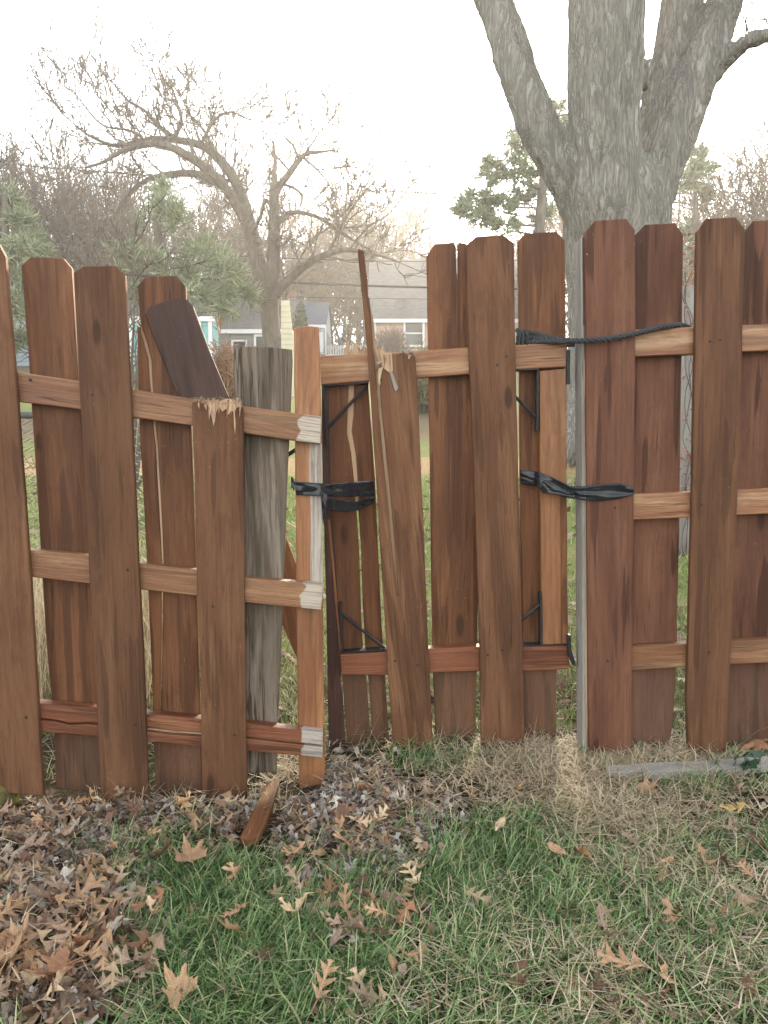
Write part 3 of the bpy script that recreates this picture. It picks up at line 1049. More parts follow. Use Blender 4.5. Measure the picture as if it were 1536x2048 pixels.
    col = k.mix(k.mul(k.step(rid, 0.5, 1.0), 0.65), col, (0.07, 0.06, 0.05))
    col = k.mix(k.mul(f2, 0.35), col, (0.40, 0.38, 0.35))
    col = k.mix(k.mul(k.step(f3, 0.5, 0.7), 0.3), col, (0.26, 0.265, 0.22))
    k.link(col, b.inputs['Base Color'])
    b.inputs['Roughness'].default_value = 0.95
    b.inputs['Specular IOR Level'].default_value = 0.08
    k.link(k.bump(k.add(k.mul(f1, 1.0), k.add(k.mul(f2, 0.5), k.mul(rid, -0.6))), 0.95, 0.05), b.inputs['Normal'])
    m2.materials.append(m)
    o = bpy.data.objects.new('trunk', m2)
    o.parent = t
    COL.objects.link(o)
    # thin twigs of the crown that hang into view
    rg = random.Random(55)
    tw = MB()
    for (px, py, dx, dz, L, r) in ((1536, 40, -0.5, 0.05, 0.5, 0.010), (1500, 84, -.3, 1, 0.6, 0.012), (1488, 90, 0.1, 1.0, 0.6, 0.014), (1560, 60, 0.3, -0.6, 0.9, 0.02), (1600, 60, -0.3, -0.8, 1.0, 0.02), (1540, 70, 0, 1, .5, .012)):
        grow(tw, at(px, py, Y - 0.05), Vector((dx, 0.1, dz)), L, r, 2, rg, 0.02, 0.35, (2, 3), 4, 0.004)
    # upper crown, out of the top of the frame
    for (px, py) in ((880, -480), (1230, -560), (1390, -350), (1550, -430), (1760, 10)):
        for _ in range(4):
            grow(tw, at(px, py, Y + 0.3), (Vector(((px - 1245) * 0.0012, rg.uniform(-.5, .5), 0.8)) + rvec(rg, 0.35)), rg.uniform(1.8, 2.8), 0.10, 3, rg, 0.06, 0.3, (3, 4), 5, 0.008)
    tw.build('crown', M['twig'], t, fix=False)


big_tree()


# ------------------------------------------------------------------ houses
M['shingle'] = plain('grey_shingles', (0.16, 0.152, 0.148), (0.115, 0.11, 0.107), 3, 0.95, (1, 1, 6), 0.5, 0.02, 0.05)
M['siding_beige'] = plain('beige_siding', (0.50, 0.37, 0.28), (0.43, 0.315, 0.24), 0.8, 0.6, spec=0.2)
M['siding_grey'] = plain('grey_green_siding', (0.27, 0.275, 0.245), (0.22, 0.225, 0.20), 0.8, 0.65, spec=0.2)
M['siding_blue'] = plain('pale_blue_siding', (0.37, 0.44, 0.50), (0.32, 0.39, 0.45), 0.8, 0.6, spec=0.2)
M['siding_yellow'] = plain('cream_siding', (0.50, 0.46, 0.33), (0.42, 0.39, 0.28), 2, 0.7, spec=0.2)
M['turq'] = plain('turquoise_paint', (0.22, 0.50, 0.50), (0.18, 0.43, 0.44), 2, 0.5, (6, 1, 1), spec=0.3)
M['white'] = plain('white_paint', (0.78, 0.78, 0.78), (0.70, 0.71, 0.72), 3, 0.5, spec=0.3)
M['white_shade'] = plain('dull_white_paint', (0.60, 0.62, 0.64), (0.5, 0.52, 0.55), 3, 0.6, spec=0.2)
M['roof_blue'] = plain('slate_blue_roof', (0.075, 0.09, 0.125), (0.055, 0.068, 0.095), 4, 0.8, (1, 1, 4), 0.3, 0.02, 0.15)
M['roof_brown'] = plain('brown_grey_roof', (0.15, 0.14, 0.13), (0.11, 0.10, 0.095), 4, 0.95, (1, 1, 5), 0.4, 0.02, 0.05)
M['glass'] = plain('window_glass', (0.035, 0.04, 0.045), (0.06, 0.065, 0.07), 1.2, 0.08, spec=0.5)
M['brick'] = plain('chimney_brick', (0.20, 0.085, 0.06), (0.26, 0.13, 0.09), 8, 0.9, bump=0.3, bdist=0.02)
M['metal'] = plain('grey_metal', (0.13, 0.13, 0.135), (0.10, 0.10, 0.105), 4, 0.6)


def laps(mb, A, B, ztop, zbot, step, out=0.035):
    """lapped boards between two plan points"""
    A, B = Vector(A), Vector(B)
    d = (B - A); n = Vector((d.y, -d.x, 0)).normalized()
    if n.y > 0: n = -n
    z = zbot
    while z < ztop - 1e-4:
        z2 = min(ztop, z + step)
        lo, hi = n * out, n * 0.004
        a0 = Vector((A.x, A.y, z)) + lo; b0 = Vector((B.x, B.y, z)) + lo
        a1 = Vector((A.x, A.y, z2)) + hi; b1 = Vector((B.x, B.y, z2)) + hi
        mb.poly([a0, b0, b1, a1])
        mb.poly([a0, Vector((A.x, A.y, z)), Vector((B.x, B.y, z)), b0])
        z = z2


def window(parent, x0, x1, y0, y1, Y, fr=0.08, bars='h', wall_y=None):
    """white-framed sash window; pixel box at distance Y"""
    a, b = at(x0, y0, Y), at(x1, y1, Y)
    xa, xb, zt, zb = a.x, b.x, a.z, b.z
    mb = MB()
    cx, cz = (xa + xb) / 2, (zt + zb) / 2
    mb.box((xa + fr / 2, Y, cz), (fr, 0.08, zt - zb)); mb.box((xb - fr / 2, Y, cz), (fr, 0.08, zt - zb))
    mb.box((cx, Y, zt - fr / 2), (xb - xa - 2 * fr, 0.08, fr)); mb.box((cx, Y - 0.01, zb + fr / 2), (xb - xa - 2 * fr, 0.10, fr))
    w = mb.build('window', M['white'], parent, origin=(cx, Y, cz))
    h = MB()
    if bars == 'h':
        h.box((cx, Y + 0.01, cz), (xb - xa - 2 * fr, 0.05, fr * 0.6)); h.build('sash_bar', M['white'], w)
    for (z0, z1) in (((zb + fr, cz), (cz, zt - fr)) if bars == 'h' else ((zb + fr, zt - fr),)):
        g = MB(); g.box((cx, Y + 0.03, (z0 + z1) / 2), (xb - xa - 2 * fr, 0.01, z1 - z0 - 0.01)); g.build('pane', M['glass'], w)
    return w


def house(name, label, Y, x0, x1, y_eave, y_ridge, depth, wmat, rmat, lap=0.13, over=0.25, cat='house', trim=True, ridge_rise_side=False):
    a, b = at(x0, y_eave, Y), at(x1, y_eave, Y)
    gz = min(ground(a.x, Y), ground(a.x, Y + depth)) - 0.3
    t = thing(name, label, cat, ((a.x + b.x) / 2, Y, ground((a.x + b.x) / 2, Y)))
    xa, xb, ze = a.x, b.x, a.z
    w = MB()
    laps(w, (xa, Y, 0), (xb, Y, 0), ze, gz, lap)
    laps(w, (xa, Y + depth, 0), (xa, Y, 0), ze, gz, lap)
    laps(w, (xb, Y, 0), (xb, Y + depth, 0), ze, gz, lap)
    zr = at((x0 + x1) / 2, y_ridge, Y + depth / 2).z
    for xx in (xa, xb):
        w.prism([Vector((xx - 0.02, Y, ze)), Vector((xx - 0.02, Y + depth, ze)), Vector((xx - 0.02, Y + depth / 2, zr - 0.05))], (0.04, 0, 0))
    w.box(((xa + xb) / 2, Y + depth / 2, (ze + gz) / 2), (xb - xa - 0.06, depth - 0.06, ze - gz - 0.02))
    w.build('wall', wmat, t)
    r = MB()
    sl = Vector((0, depth / 2, zr - ze)); sn = sl.normalized()
    e0 = Vector((xa - over, Y, ze)) - sn * over
    e1 = Vector((xb + over, Y, ze)) - sn * over
    up_ = Vector((0, 0, 0.07))
    r.prism([e0 + up_, e1 + up_, Vector((xb + over, Y + depth / 2, zr)) + up_, Vector((xa - over, Y + depth / 2, zr)) + up_], (0, 0.02, -0.10))
    bk = Vector((0, -depth / 2, zr - ze)).normalized()
    f0 = Vector((xa - over, Y + depth, ze)) - bk * over; f1 = Vector((xb + over, Y + depth, ze)) - bk * over
    r.prism([f1 + up_, f0 + up_, Vector((xa - over, Y + depth / 2 + 0.001, zr)) + up_, Vector((xb + over, Y + depth / 2 + 0.001, zr)) + up_], (0, 0, -0.10))
    ro = r.build('roof', rmat, t)
    if trim:
        m_ = MB(); m_.box(((xa + xb) / 2, e0.y - 0.02, e0.z + 0.02), (xb - xa + 2 * over, 0.03, 0.16)); m_.build('fascia', M['white'], ro)
        m_ = MB(); m_.box((xa + 0.06, Y - 0.04, (ze + gz) / 2), (0.12, 0.05, ze - gz)); m_.build('corner_trim', M['white_shade'], t)
        m_ = MB(); m_.box((xb - 0.06, Y - 0.04, (ze + gz) / 2), (0.12, 0.05, ze - gz)); m_.build('corner_trim', M['white_shade'], t)
    return t, ro, (xa, xb, ze, gz, zr)


# beige house
HB, HBr, hb = house('house', 'beige-sided house with grey shingle roof and white window behind the gate', 34.0, 747, 1045, 636, 521, 7.0, M['siding_beige'], M['shingle'])
window(HB, 807, 849, 639, 694, 33.93, 0.09)
vp = MB()
pv = at(808, 578, 36.2); vp.tube([pv + Vector((0, 0, -0.5)), pv], 0.08, 10); vp.tube([pv + Vector((0, 0, -0.26)), pv + Vector((0, 0, -0.22))], [0.2, 0.12], 10)
vp.build('vent_pipe', M['white_shade'], HBr)
# satellite dish on the roof
dp = at(803, 608, 34.4)
ds = thing('satellite_dish', 'grey satellite dish on the beige house roof', 'satellite dish', dp + Vector((0, 0, -0.35)))
dm = MB()
dirn = Vector((-0.25, -1, 0.35)).normalized(); du = dirn.orthogonal().normalized(); dw = dirn.cross(du)
rings = []
for i in range(5):
    rr_ = 0.26 * i / 4
    rings.append([dp + dirn * (0.05 * (i / 4) ** 2) + du * rr_ * math.cos(a * math.pi / 8) + dw * rr_ * math.sin(a * math.pi / 8) for a in range(16)])
b0 = 0
for i in range(1, 5):
    for a in range(16):
        c = (a + 1) % 16
        if i == 1: dm.poly([rings[0][0], rings[1][a], rings[1][c]])
        else: dm.poly([rings[i - 1][a], rings[i][a], rings[i][c], rings[i - 1][c]])
        if i == 4: dm.poly([rings[4][a], rings[4][c], rings[4][c] - dirn * 0.02, rings[4][a] - dirn * 0.02])
for i in range(2, 5):
    for a in range(16):
        c = (a + 1) % 16
        dm.poly([p - dirn * 0.02 for p in (rings[i][a], rings[i - 1][a], rings[i - 1][c], rings[i][c])])
dm.build('dish', M['metal'], ds, fix=False)
dm = MB(); dm.tube([dp + Vector((0, 0.02, -0.02)), dp + Vector((0.02, 0.12, -0.2)), dp + Vector((0.02, 0.1, -0.5))], 0.03, 8); dm.build('mast', M['metal'], ds)
dm = MB(); dm.tube([dp - dw * 0.2 + dirn * 0.04, dp + dirn * 0.34 + Vector((0, 0, -0.1))], 0.014, 6); dm.box(dp + dirn * 0.36 + Vector((0, 0, -0.1)), (0.06, 0.1, 0.06)); dm.build('receiver_arm', M['metal'], ds)

# blue-roofed house
H2, H2r, h2 = house('house', 'small pale blue house with dark blue roof and brick chimney', 40.0, 572, 648, 652, 607, 6.0, M['siding_blue'], M['roof_blue'], over=0.1)
ch = MB(); cp = at(583, 592, 42.8); ch.box((cp.x, 42.8, cp.z - 0.7), (0.36, 0.36, 1.7)); ch.box((cp.x, 42.8, cp.z + 0.16), (0.44, 0.44, 0.1)); ch.build('chimney', M['brick'], H2r)
dr_ = MB(); a, b = at(637, 665, 39.9), at(646, 704, 39.9); dr_.box(((a.x + b.x) / 2, 39.92, (a.z + b.z) / 2), (b.x - a.x, 0.06, a.z - b.z)); dr_.build('door', M['white'], H2)
dr_ = MB(); a = at(651, 652, 39.85); dr_.tube([(a.x, 39.85, a.z), (a.x, 39.85, a.z - 1.75), (a.x + 0.15, 39.6, a.z - 1.95)], 0.05, 6); dr_.build('downspout', M['white'], H2)

# grey-green garage
H3, H3r, h3 = house('garage', 'low grey-green garage with white fascia and dark window behind the grey board', 30.0, 428, 574, 661, 600, 6.0, M['siding_grey'], M['roof_brown'], over=0.15, cat='garage')
window(H3, 508, 562, 669, 712, 29.93, 0.08, bars='none')
window(H3, 463, 494, 680, 705, 29.93, 0.06, bars='none')
# turquoise shed
H4, H4r, h4 = house('shed', 'turquoise shed with white trim behind the tilted broken picket', 25.0, 248, 424, 634, 600, 1.0, M['turq'], M['roof_brown'], lap=0.6, over=0.12, cat='shed')
for xx in (262, 330, 398, 420):
    q = at(xx, 640, 24.93); mb = MB(); mb.box((q.x, 24.94, (q.z + ground(q.x, 25)) / 2), (0.13, 0.04, q.z - ground(q.x, 25))); mb.build('trim_board', M['white'], H4)
# pale blue house at the far left
H5, H5r, h5 = house('house', 'pale blue-grey sided house glimpsed between the leftmost pickets', 28.0, -160, 74, 575, 545, 7.0, M['siding_blue'], M['roof_brown'], lap=0.16)
# cream shed gable whose boards can be counted
ys = 16.0
q0 = at(583, 704, ys)
cs = thing('shed', 'narrow cream clapboard shed wall beside the blunt broken trunk', 'shed', (q0.x - 0.4, ys, ground(q0.x, ys)))
top = at(572, 592, ys)
zt, zb = top.z, ground(q0.x, ys) - 0.05
nb = int((zt - zb) / 0.115)
for i in range(nb):
    z0 = zb + i * 0.115
    t_ = (zt - z0) / (zt - at(583, 704, ys).z)
    xr = top.x + min(1.0, t_) * (q0.x - top.x) + (0.06 if t_ > 0.1 else 0)
    mb = MB()
    xl = min(xr - 0.06, at(563, 704, ys).x)
    mb.prism([Vector((xl, ys - 0.02, z0)), Vector((xr, ys - 0.02, z0)), Vector((xr, ys - 0.004, z0 + 0.118)), Vector((xl, ys - 0.004, z0 + 0.118))], (0, 0.014, 0))
    mb.build('siding_board', M['siding_yellow'], cs)
mb = MB(); mb.box((q0.x - 0.13, ys + 0.8, (zt + zb) / 2 - 0.3), (0.16, 1.5, zt - zb - 0.6)); mb.build('shed_body', M['siding_grey'], cs)

# white picket fence far off
wf = thing('picket_fence', 'tiny white picket fence between the blue-roofed house and the beige house', 'fence', (at(680, 705, 38).x, 38, ground(0, 38)))
px0, px1 = at(652, 690, 38).x, at(760, 690, 38).x
zt_ = at(680, 690, 38).z; zb_ = ground(0, 38) - 0.1
xx = px0; me_ = None
while xx < px1:
    if me_ is None:
        mb = MB(); mb.box((xx, 38, (zt_ + zb_) / 2), (0.07, 0.02, zt_ - zb_)); o = mb.build('picket', M['white_shade'], wf, origin=(xx, 38, zb_)); me_ = o.data
    else:
        o = bpy.data.objects.new('picket', me_); place(o, Matrix.Translation((xx, 38, zb_)), wf)
    xx += 0.125
for zz in (zt_ - 0.12, zt_ - 0.5):
    mb = MB(); mb.box(((px0 + px1) / 2, 38.03, zz), (px1 - px0, 0.03, 0.07)); mb.build('rail', M['white_shade'], wf)


# ------------------------------------------------------------------ shrubs
def conifer_cone(label, px, ytop, Y, wpx, seed):
    rg = random.Random(seed)
    c = at(px, ytop, Y); gz = ground(c.x, Y); h = c.z - gz; w = wpx * Y / F / 2
    t = thing('arborvitae', label, 'shrub', (c.x, Y, gz))
    mb = MB(); mb.tube([(c.x, Y, gz - 0.1), (c.x, Y, gz + h * 0.9)], [0.06, 0.01], 6); mb.build('trunk', M['bark_far'], t)
    f = MB()
    for _ in range(900):
        u = rg.random() ** 0.8; a = rg.uniform(0, 6.28)
        r = w * (1 - u) ** 0.75 * rg.uniform(0.7, 1.05)
        tuft(f, Vector((c.x + r * math.cos(a), Y + r * math.sin(a), gz + u * h)), Vector((math.cos(a) * .4, math.sin(a) * .4, 1)), 0.16, 4, rg, 0.03)
    f.build('foliage', M['needles_dark'], t, fix=False)


conifer_cone('small pointed arborvitae in front of the dark blue roof', 601, 614, 30.0, 46, 61)


def twig_bush(name, label, px, Y, ytop, wpx, seed, mat, n=160, L=0.35, base_px=None):
    rg = random.Random(seed)
    c = at(px, ytop, Y); gz = ground(c.x, Y); h = max(0.3, c.z - gz); w = wpx * Y / F / 2
    t = thing(name, label, 'shrub', (c.x, Y, gz))
    st, tw = MB(), MB()
    for i in range(n):
        a = rg.uniform(0, 6.28); u = rg.random() ** 0.5; el = rg.uniform(0.15, 1)
        e = Vector((c.x + w * u * math.cos(a) * math.sqrt(1 - 0.5 * el * el), Y + w * u * math.sin(a), gz + h * el * (1 - 0.25 * u * u)))
        b = Vector((c.x + 0.15 * w * math.cos(a), Y + 0.15 * w * math.sin(a), gz))
        m_ = b.lerp(e, 0.55) + Vector((0, 0, 0.12 * h))
        if i % 3 == 0: st.tube([b, m_, e], [0.018, 0.012, 0.006], 4, cap=False)
        grow(tw, m_.lerp(e, rg.random()), (e - b) + rvec(rg, 0.5 * w), L, 0.009, 2, rg, 0.1, 0.35, (3, 4), 3, 0.005)
    st.build('stems', M['bark_far'], t, fix=False)
    tag(tw.build('twigs', M[mat], t, fix=False), kind='stuff')
    return t


M['bush_dark'] = plain('purple_brown_twigs', (0.15, 0.095, 0.085), (0.10, 0.065, 0.06), 6, 0.9, spec=0.1)
M['bush_olive'] = plain('olive_leaves', (0.14, 0.15, 0.075), (0.20, 0.18, 0.10), 6, 0.8, spec=0.15)
twig_bush('round_bush', 'round clipped purple-brown bush below the white window of the beige house', 782, 31.5, 672, 72, 71, 'bush_dark', 220, 0.4)
twig_bush('bush', 'loose olive bush seen through the gap in the middle of the gate', 850, 13.0, 742, 110, 72, 'bush_olive', 160, 0.4)
twig_bush('shrub', 'reddish dry-twigged shrub left of the upright grey board', 450, 7.0, 712, 56, 73, 'twig_red', 120, 0.3)
twig_bush('shrub', 'reddish vine-like shrub behind the grey post in the right fence gap', 1386, 5.6, 560, 34, 74, 'twig_red', 60, 0.22)
twig_bush('shrub', 'thin grey brush growing along the chain-link fence', 230, 6.2, 500, 300, 75, 'twig', 40, 0.55)

# grey neighbour post standing behind the right fence, with vine leaves
yp = 4.5
pa, pb = at(1363, 572, yp), at(1391, 572, yp)
np_ = thing('fence_post', 'grey weathered post standing behind the gap in the right fence section', 'post', ((pa.x + pb.x) / 2, yp, ground(pa.x, yp)))
zt = pa.z; zb = ground(pa.x, yp) - 0.1
slab('post', [(1365, 572), (1388, 570), (1392, 700), (1386, 1130), (1358, 1130), (1364, 800)], (yp, 0, 0), 0.085, M['palegrey'], np_)
M['vine'] = plain('red_vine_leaf', (0.16, 0.055, 0.05), (0.24, 0.10, 0.08), 60, 0.6, island=True, rnd=0.4)
vn = thing('vine', 'dry dark red vine climbing the grey post in the right fence gap', 'vine', (pa.x, yp - 0.02, ground(pa.x, yp)))
rg = random.Random(81)
mb, ml = MB(), MB()
for s in range(3):
    P = [at(1372 + rg.uniform(-8, 12), 1120, yp - 0.02)]
    for i in range(12):
        P.append(at(1374 + rg.uniform(-12, 14), 1120 - (i + 1) * 48, yp - 0.03))
    mb.tube(*smooth_path(P, [0.003] * len(P)), 4, cap=False)
for _ in range(150):
    py = rg.choice([rg.gauss(640, 18), rg.gauss(520, 40), rg.gauss(930, 26), rg.gauss(980, 20), rg.uniform(480, 1100)])
    c = at(rg.gauss(1374, 9), py, yp - 0.05 + rg.uniform(-.04, .02))
    u = rvec(rg).normalized() * rg.uniform(.008, .018); w = u.orthogonal().normalized() * u.length * 0.7
    ml.poly([c - u, c - w, c + u, c + w])
mb.build('stem', M['bark_far'], vn, fix=False)
tag(ml.build('leaves', M['vine'], vn, fix=False), kind='stuff')

# chain-link fence behind the left section
M['wire'] = plain('galvanised_wire', (0.11, 0.105, 0.095), (0.07, 0.065, 0.06), 10, 0.6, metal=0.2)
yc = 3.55
ca, cb = at(-120, 830, yc), at(420, 830, yc)
cl = thing('chain_link_fence', 'rusty grey chain-link fence seen through the gaps of the left fence section', 'fence', ((ca.x + cb.x) / 2, yc, ground(-1, yc)))
zt = ca.z; zb = ground(-1, yc)
mb = MB()
pw, phh = 0.036, 0.042
nx = int((cb.x - ca.x) / pw); nz = int((zt - zb) / (phh / 2)) + 1
for i in range(nx):
    P = []
    for j in range(nz):
        s = (j % 2)
        P.append(Vector((ca.x + i * pw + (pw * 1.02 if s else 0), yc + (0.003 if s else -0.003), zb + j * phh / 2)))
    mb.tube(P, 0.0032, 3, cap=False)
tag(mb.build('wire_mesh', M['wire'], cl, fix=False), kind='stuff')
mb = MB(); mb.tube([(ca.x, yc, zt), (cb.x, yc, zt)], 0.018, 8); mb.build('top_rail', M['wire'], cl, smooth=True)
for x in (ca.x + 0.2, cb.x):
    mb = MB(); mb.tube([(x, yc + 0.03, zb - 0.1), (x, yc + 0.03, zt + 0.03)], 0.024, 8); mb.build('post', M['wire'], cl, smooth=True)

# overhead wires
for i, (L, Y, r, lab) in enumerate((
        ([(-300, 300), (0, 327), (230, 346), (500, 366), (950, 389), (1536, 384), (1900, 370)], 27, 0.022, 'highest thin utility wire crossing above the bare trees'),
        ([(-300, 455), (0, 474), (230, 496), (400, 509), (760, 522), (1100, 520), (1800, 500)], 26, 0.014, 'thin utility wire grazing the tops of the left pickets'),
        ([(-300, 520), (0, 536), (300, 552), (500, 562), (855, 575), (1300, 578), (1800, 570)], 24, 0.036, 'thickest black utility cable crossing in front of the houses'),
        ([(-300, 560), (0, 580), (500, 592), (860, 598), (1300, 596), (1800, 590)], 28, 0.010, 'lowest faint utility wire across the beige house roof'))):
    P, _r = smooth_path([at(x, y, Y) for x, y in L], [r] * len(L), 5)
    mb = MB(); mb.tube(P, r, 5)
    tag(mb.build('utility_wire', M['black'], origin=P[len(P) // 2], smooth=True), lab, 'wire', 'overhead utility wires')

# ------------------------------------------------------------------ haze volume added to imitate glare of the low winter sun and pale the distance
hz = MB(); hz.box((0, 48, 13.5), (200, 120, 33))
hm = bpy.data.materials.new('haze'); hm.use_nodes = True
hn = hm.node_tree; hn.nodes.clear()
ho = hn.nodes.new('ShaderNodeOutputMaterial'); hv = hn.nodes.new('ShaderNodeVolumePrincipled')
hv.inputs['Color'].default_value = (0.9, 0.9, 0.9, 1)
hv.inputs['Density'].default_value = 0.0026
hv.inputs['Anisotropy'].default_value = 0.6
hn.links.new(hv.outputs[0], ho.inputs['Volume'])
tag(hz.build('haze', hm), None, None, None, 'stuff')

# ------------------------------------------------------------------ fences and gate
LP = (2.017, 0.097, 0.0)
GP = (2.225, 0.0, -0.035)
RP = (2.15, 0.0, 0.0)
T = 0.019
TR = 0.038


def lerp_rail(tops, bots):
    return band(tops, bots)


# ---- left section ------------------------------------------------
lf = thing('fence_section', 'sagging reddish-brown board fence section with split bottom rail, left of the gate', 'fence', (-0.55, 1.97, 0.0))
slab('picket', [(-96, 488), (-80, 474), (-4, 486), (10, 512), (34, 800), (60, 1150), (86, 1592), (-22, 1584), (-60, 1100)], LP, T, M['front'], lf)
slab('picket', [(147, 546), (166, 532), (231, 531), (250, 549), (262, 800), (275, 1100), (290, 1400), (298, 1621), (204, 1615), (192, 1400), (176, 1100), (160, 800)], LP, T, M['front'], lf)
slab('picket', [(384, 805), (394, 803), (402, 808), (412, 800), (421, 806), (430, 797), (441, 805), (452, 799), (463, 808), (474, 803), (486, 816),
                (490, 1300), (494, 1612), (405, 1618), (402, 1400), (395, 1200), (390, 1000)], LP, T, M['front'], lf)
slab('picket', [(42, 531), (60, 514), (126, 516), (143, 536), (160, 800), (180, 1100), (196, 1400), (207, 1588), (113, 1578), (105, 1420), (90, 1250), (75, 1000), (56, 700)],
     LP, T, M['back'], lf, off=0.058, props={'gzw': 0.13})
# cracked back picket: left strip and right strip with the split between them
slab('picket', [(275, 572), (290, 553), (352, 551), (371, 572), (377, 700), (382, 850), (389, 1050), (396, 1300), (405, 1590), (318, 1592),
                (325, 1240), (327, 1110), (322, 1000), (316, 890), (312, 860), (309, 820), (305, 770), (303, 720), (296, 690), (286, 662), (280, 640)],
     LP, T, M['back'], lf, off=0.058, props={'gzw': 0.13}, jit=0.0004)
slab('picket', [(274, 648), (279, 656), (288, 688), (296, 715), (299, 760), (303, 800), (307, 860), (311, 890), (317, 1000), (323, 1110), (322, 1240), (316, 1592), (310, 1590),
                (304, 1350), (295, 1150), (279, 850)],
     LP, T, M['back'], lf, off=0.060, props={'gzw': 0.13}, jit=0.0004)
slab('split_wood', [(276, 642), (287, 655), (298, 690), (305, 725), (309, 800), (317, 900), (324, 1010), (329, 1120), (320, 1120), (314, 1000), (305, 880), (298, 790), (290, 706)],
     LP, 0.008, M['raw'], lf, off=0.0645, jit=0.0003)
# rails
slab('rail', band([(-120, 722), (30, 743), (154, 761), (264, 778), (382, 797), (485, 812), (643, 833)],
                  [(-120, 778), (34, 803), (156, 818), (264, 834), (382, 851), (485, 866), (578, 880), (641, 888)]),
     LP, TR, M['rail'], lf, off=T, grain='h', step=0.2, props={'gxp': 616})
slab('rail', band([(-120, 1082), (56, 1100), (174, 1110), (279, 1127), (393, 1140), (491, 1156), (648, 1169)],
                  [(-120, 1136), (56, 1153), (174, 1167), (279, 1179), (393, 1192), (491, 1205), (642, 1220)]),
     LP, TR, M['rail'], lf, off=T, grain='h', step=0.2, props={'gxp': 616})
crk = [(-120, 1414), (60, 1434), (110, 1440), (140, 1447), (175, 1445), (215, 1449), (291, 1455), (340, 1461), (399, 1465), (450, 1469), (520, 1476), (580, 1483), (646, 1490)]
slab('rail', band([(-120, 1385), (76, 1407), (193, 1416), (291, 1428), (399, 1438), (494, 1448), (618, 1463), (646, 1466)], crk),
     LP, TR, M['rail_red'], lf, off=T, grain='h', step=0.2, jit=0.0004, props={'gxp': 616})
crk2 = [(x, y + (4 if 90 < x < 240 else 9 if 280 < x < 420 else 5)) for x, y in crk]
slab('rail', band(crk2, [(-120, 1446), (81, 1465), (193, 1473), (291, 1482), (399, 1493), (495, 1502), (645, 1516)]),
     (LP[0] - 0.006, LP[1], 0), TR, M['rail_red'], lf, off=T, grain='h', step=0.2, jit=0.0004, props={'gxp': 616})
slab('split_wood', band([(x, y - 3) for x, y in crk[1:]], [(x, y + 3) for x, y in crk2[1:]]), LP, 0.02, M['raw'], lf, off=T + 0.012, grain='h', jit=0.0003)
# latch post: upright two-by-four behind the rail ends
slab('fence_post', [(587, 656), (612, 651), (638, 654), (641, 760), (644, 900), (645, 1100), (647, 1300), (651, 1580), (598, 1578), (594, 1300), (590, 900), (588, 760)],
     LP, 0.038, M['orange'], lf, off=0.0585, props={'gs': (622, 880, 1172)}, bevel=0.003)
# raw fibres where the third picket snapped
rs_ = random.Random(5)


def slivers(x0, x1, yf, n, lo, hi, pl, parent, z=0.0, up=0.25, lean=4):
    for i in range(n):
        x = rs_.uniform(x0, x1); y = yf(x) + rs_.uniform(-3, 3)
        w = rs_.uniform(1.6, 6.5); L_ = rs_.uniform(lo, hi) * rs_.random() ** 0.7 + 6
        sgn = -1 if rs_.random() < up else 1
        if sgn < 0: L_ *= 0.35
        dx = rs_.uniform(-lean, lean)
        p = [(x - w / 2, y), (x + w / 2, y - 1), (x + w * 0.45 + dx * .4, y + sgn * L_ * .45), (x + w * 0.3 + dx * .7, y + sgn * L_ * .8), (x + dx, y + sgn * L_), (x - w * 0.2 + dx * .6, y + sgn * L_ * .7), (x - w * 0.5 + dx * .3, y + sgn * L_ * .4)]
        slab('splinter', p, (pl[0], pl[1], pl[2]), 0.0012 + 0.001 * rs_.random(), M['raw'] if rs_.random() < 0.75 else M['rail'], parent, off=-0.0035 - 0.0045 * rs_.random() + z, jit=0.0003, bevel=0.0004, step=0.03)


slivers(414, 482, lambda x: 803 + 4 * math.sin(x * 0.3), 16, 10, 40, LP, lf)
for i_, p_ in enumerate(([(416, 806), (424, 799), (436, 800), (437, 815), (432, 826), (430, 842), (427, 852), (424, 836), (421, 826), (418, 840), (417, 822)],
                         [(438, 803), (452, 797), (470, 800), (481, 806), (484, 812), (474, 815), (468, 826), (463, 820), (457, 830), (452, 818), (444, 824), (440, 815)],
                         [(466, 812), (469, 811), (471, 846), (470, 868), (468, 850)])):
    slab('splinter', p_, LP, 0.0025, M['raw'], lf, off=-0.004 - 0.0015 * i_, jit=0.0004, bevel=0.0005, step=0.02)
slivers(396, 484, lambda x: 806, 10, 5, 12, LP, lf, up=0.7)
# grey reused board standing behind the rails
gb = thing('weathered_board', 'upright grey weathered board standing behind the left fence rails beside the latch post', 'board', (-0.34, 2.08, 0.0))
slab('plank', [(466, 700), (470, 693), (520, 692), (560, 696), (584, 699), (585, 720), (580, 850), (573, 1000), (569, 1130), (564, 1250), (556, 1440), (553, 1545), (487, 1548), (478, 1200), (471, 900)],
     (LP[0], LP[1], 0), 0.022, M['grey'], gb, off=0.0585, bevel=0.003, jit=0.0014)
# snapped-off picket top leaning on the top rail
bp = thing('broken_picket', 'snapped brown picket top, darkened for shade, tilted to the left on the top rail', 'broken board', at(400, 795, 2.02))
slab('picket_top', [(290, 628), (300, 613), (326, 604), (352, 597), (374, 599), (386, 613), (420, 705), (457, 793), (448, 806), (436, 800), (424, 812), (410, 803), (398, 808), (376, 797), (362, 803), (351, 781), (318, 703)],
     (LP[0] + 0.02, LP[1], 0.015), 0.017, M['dark'], bp, off=0.012)  # darker brown here is shade put into the colour
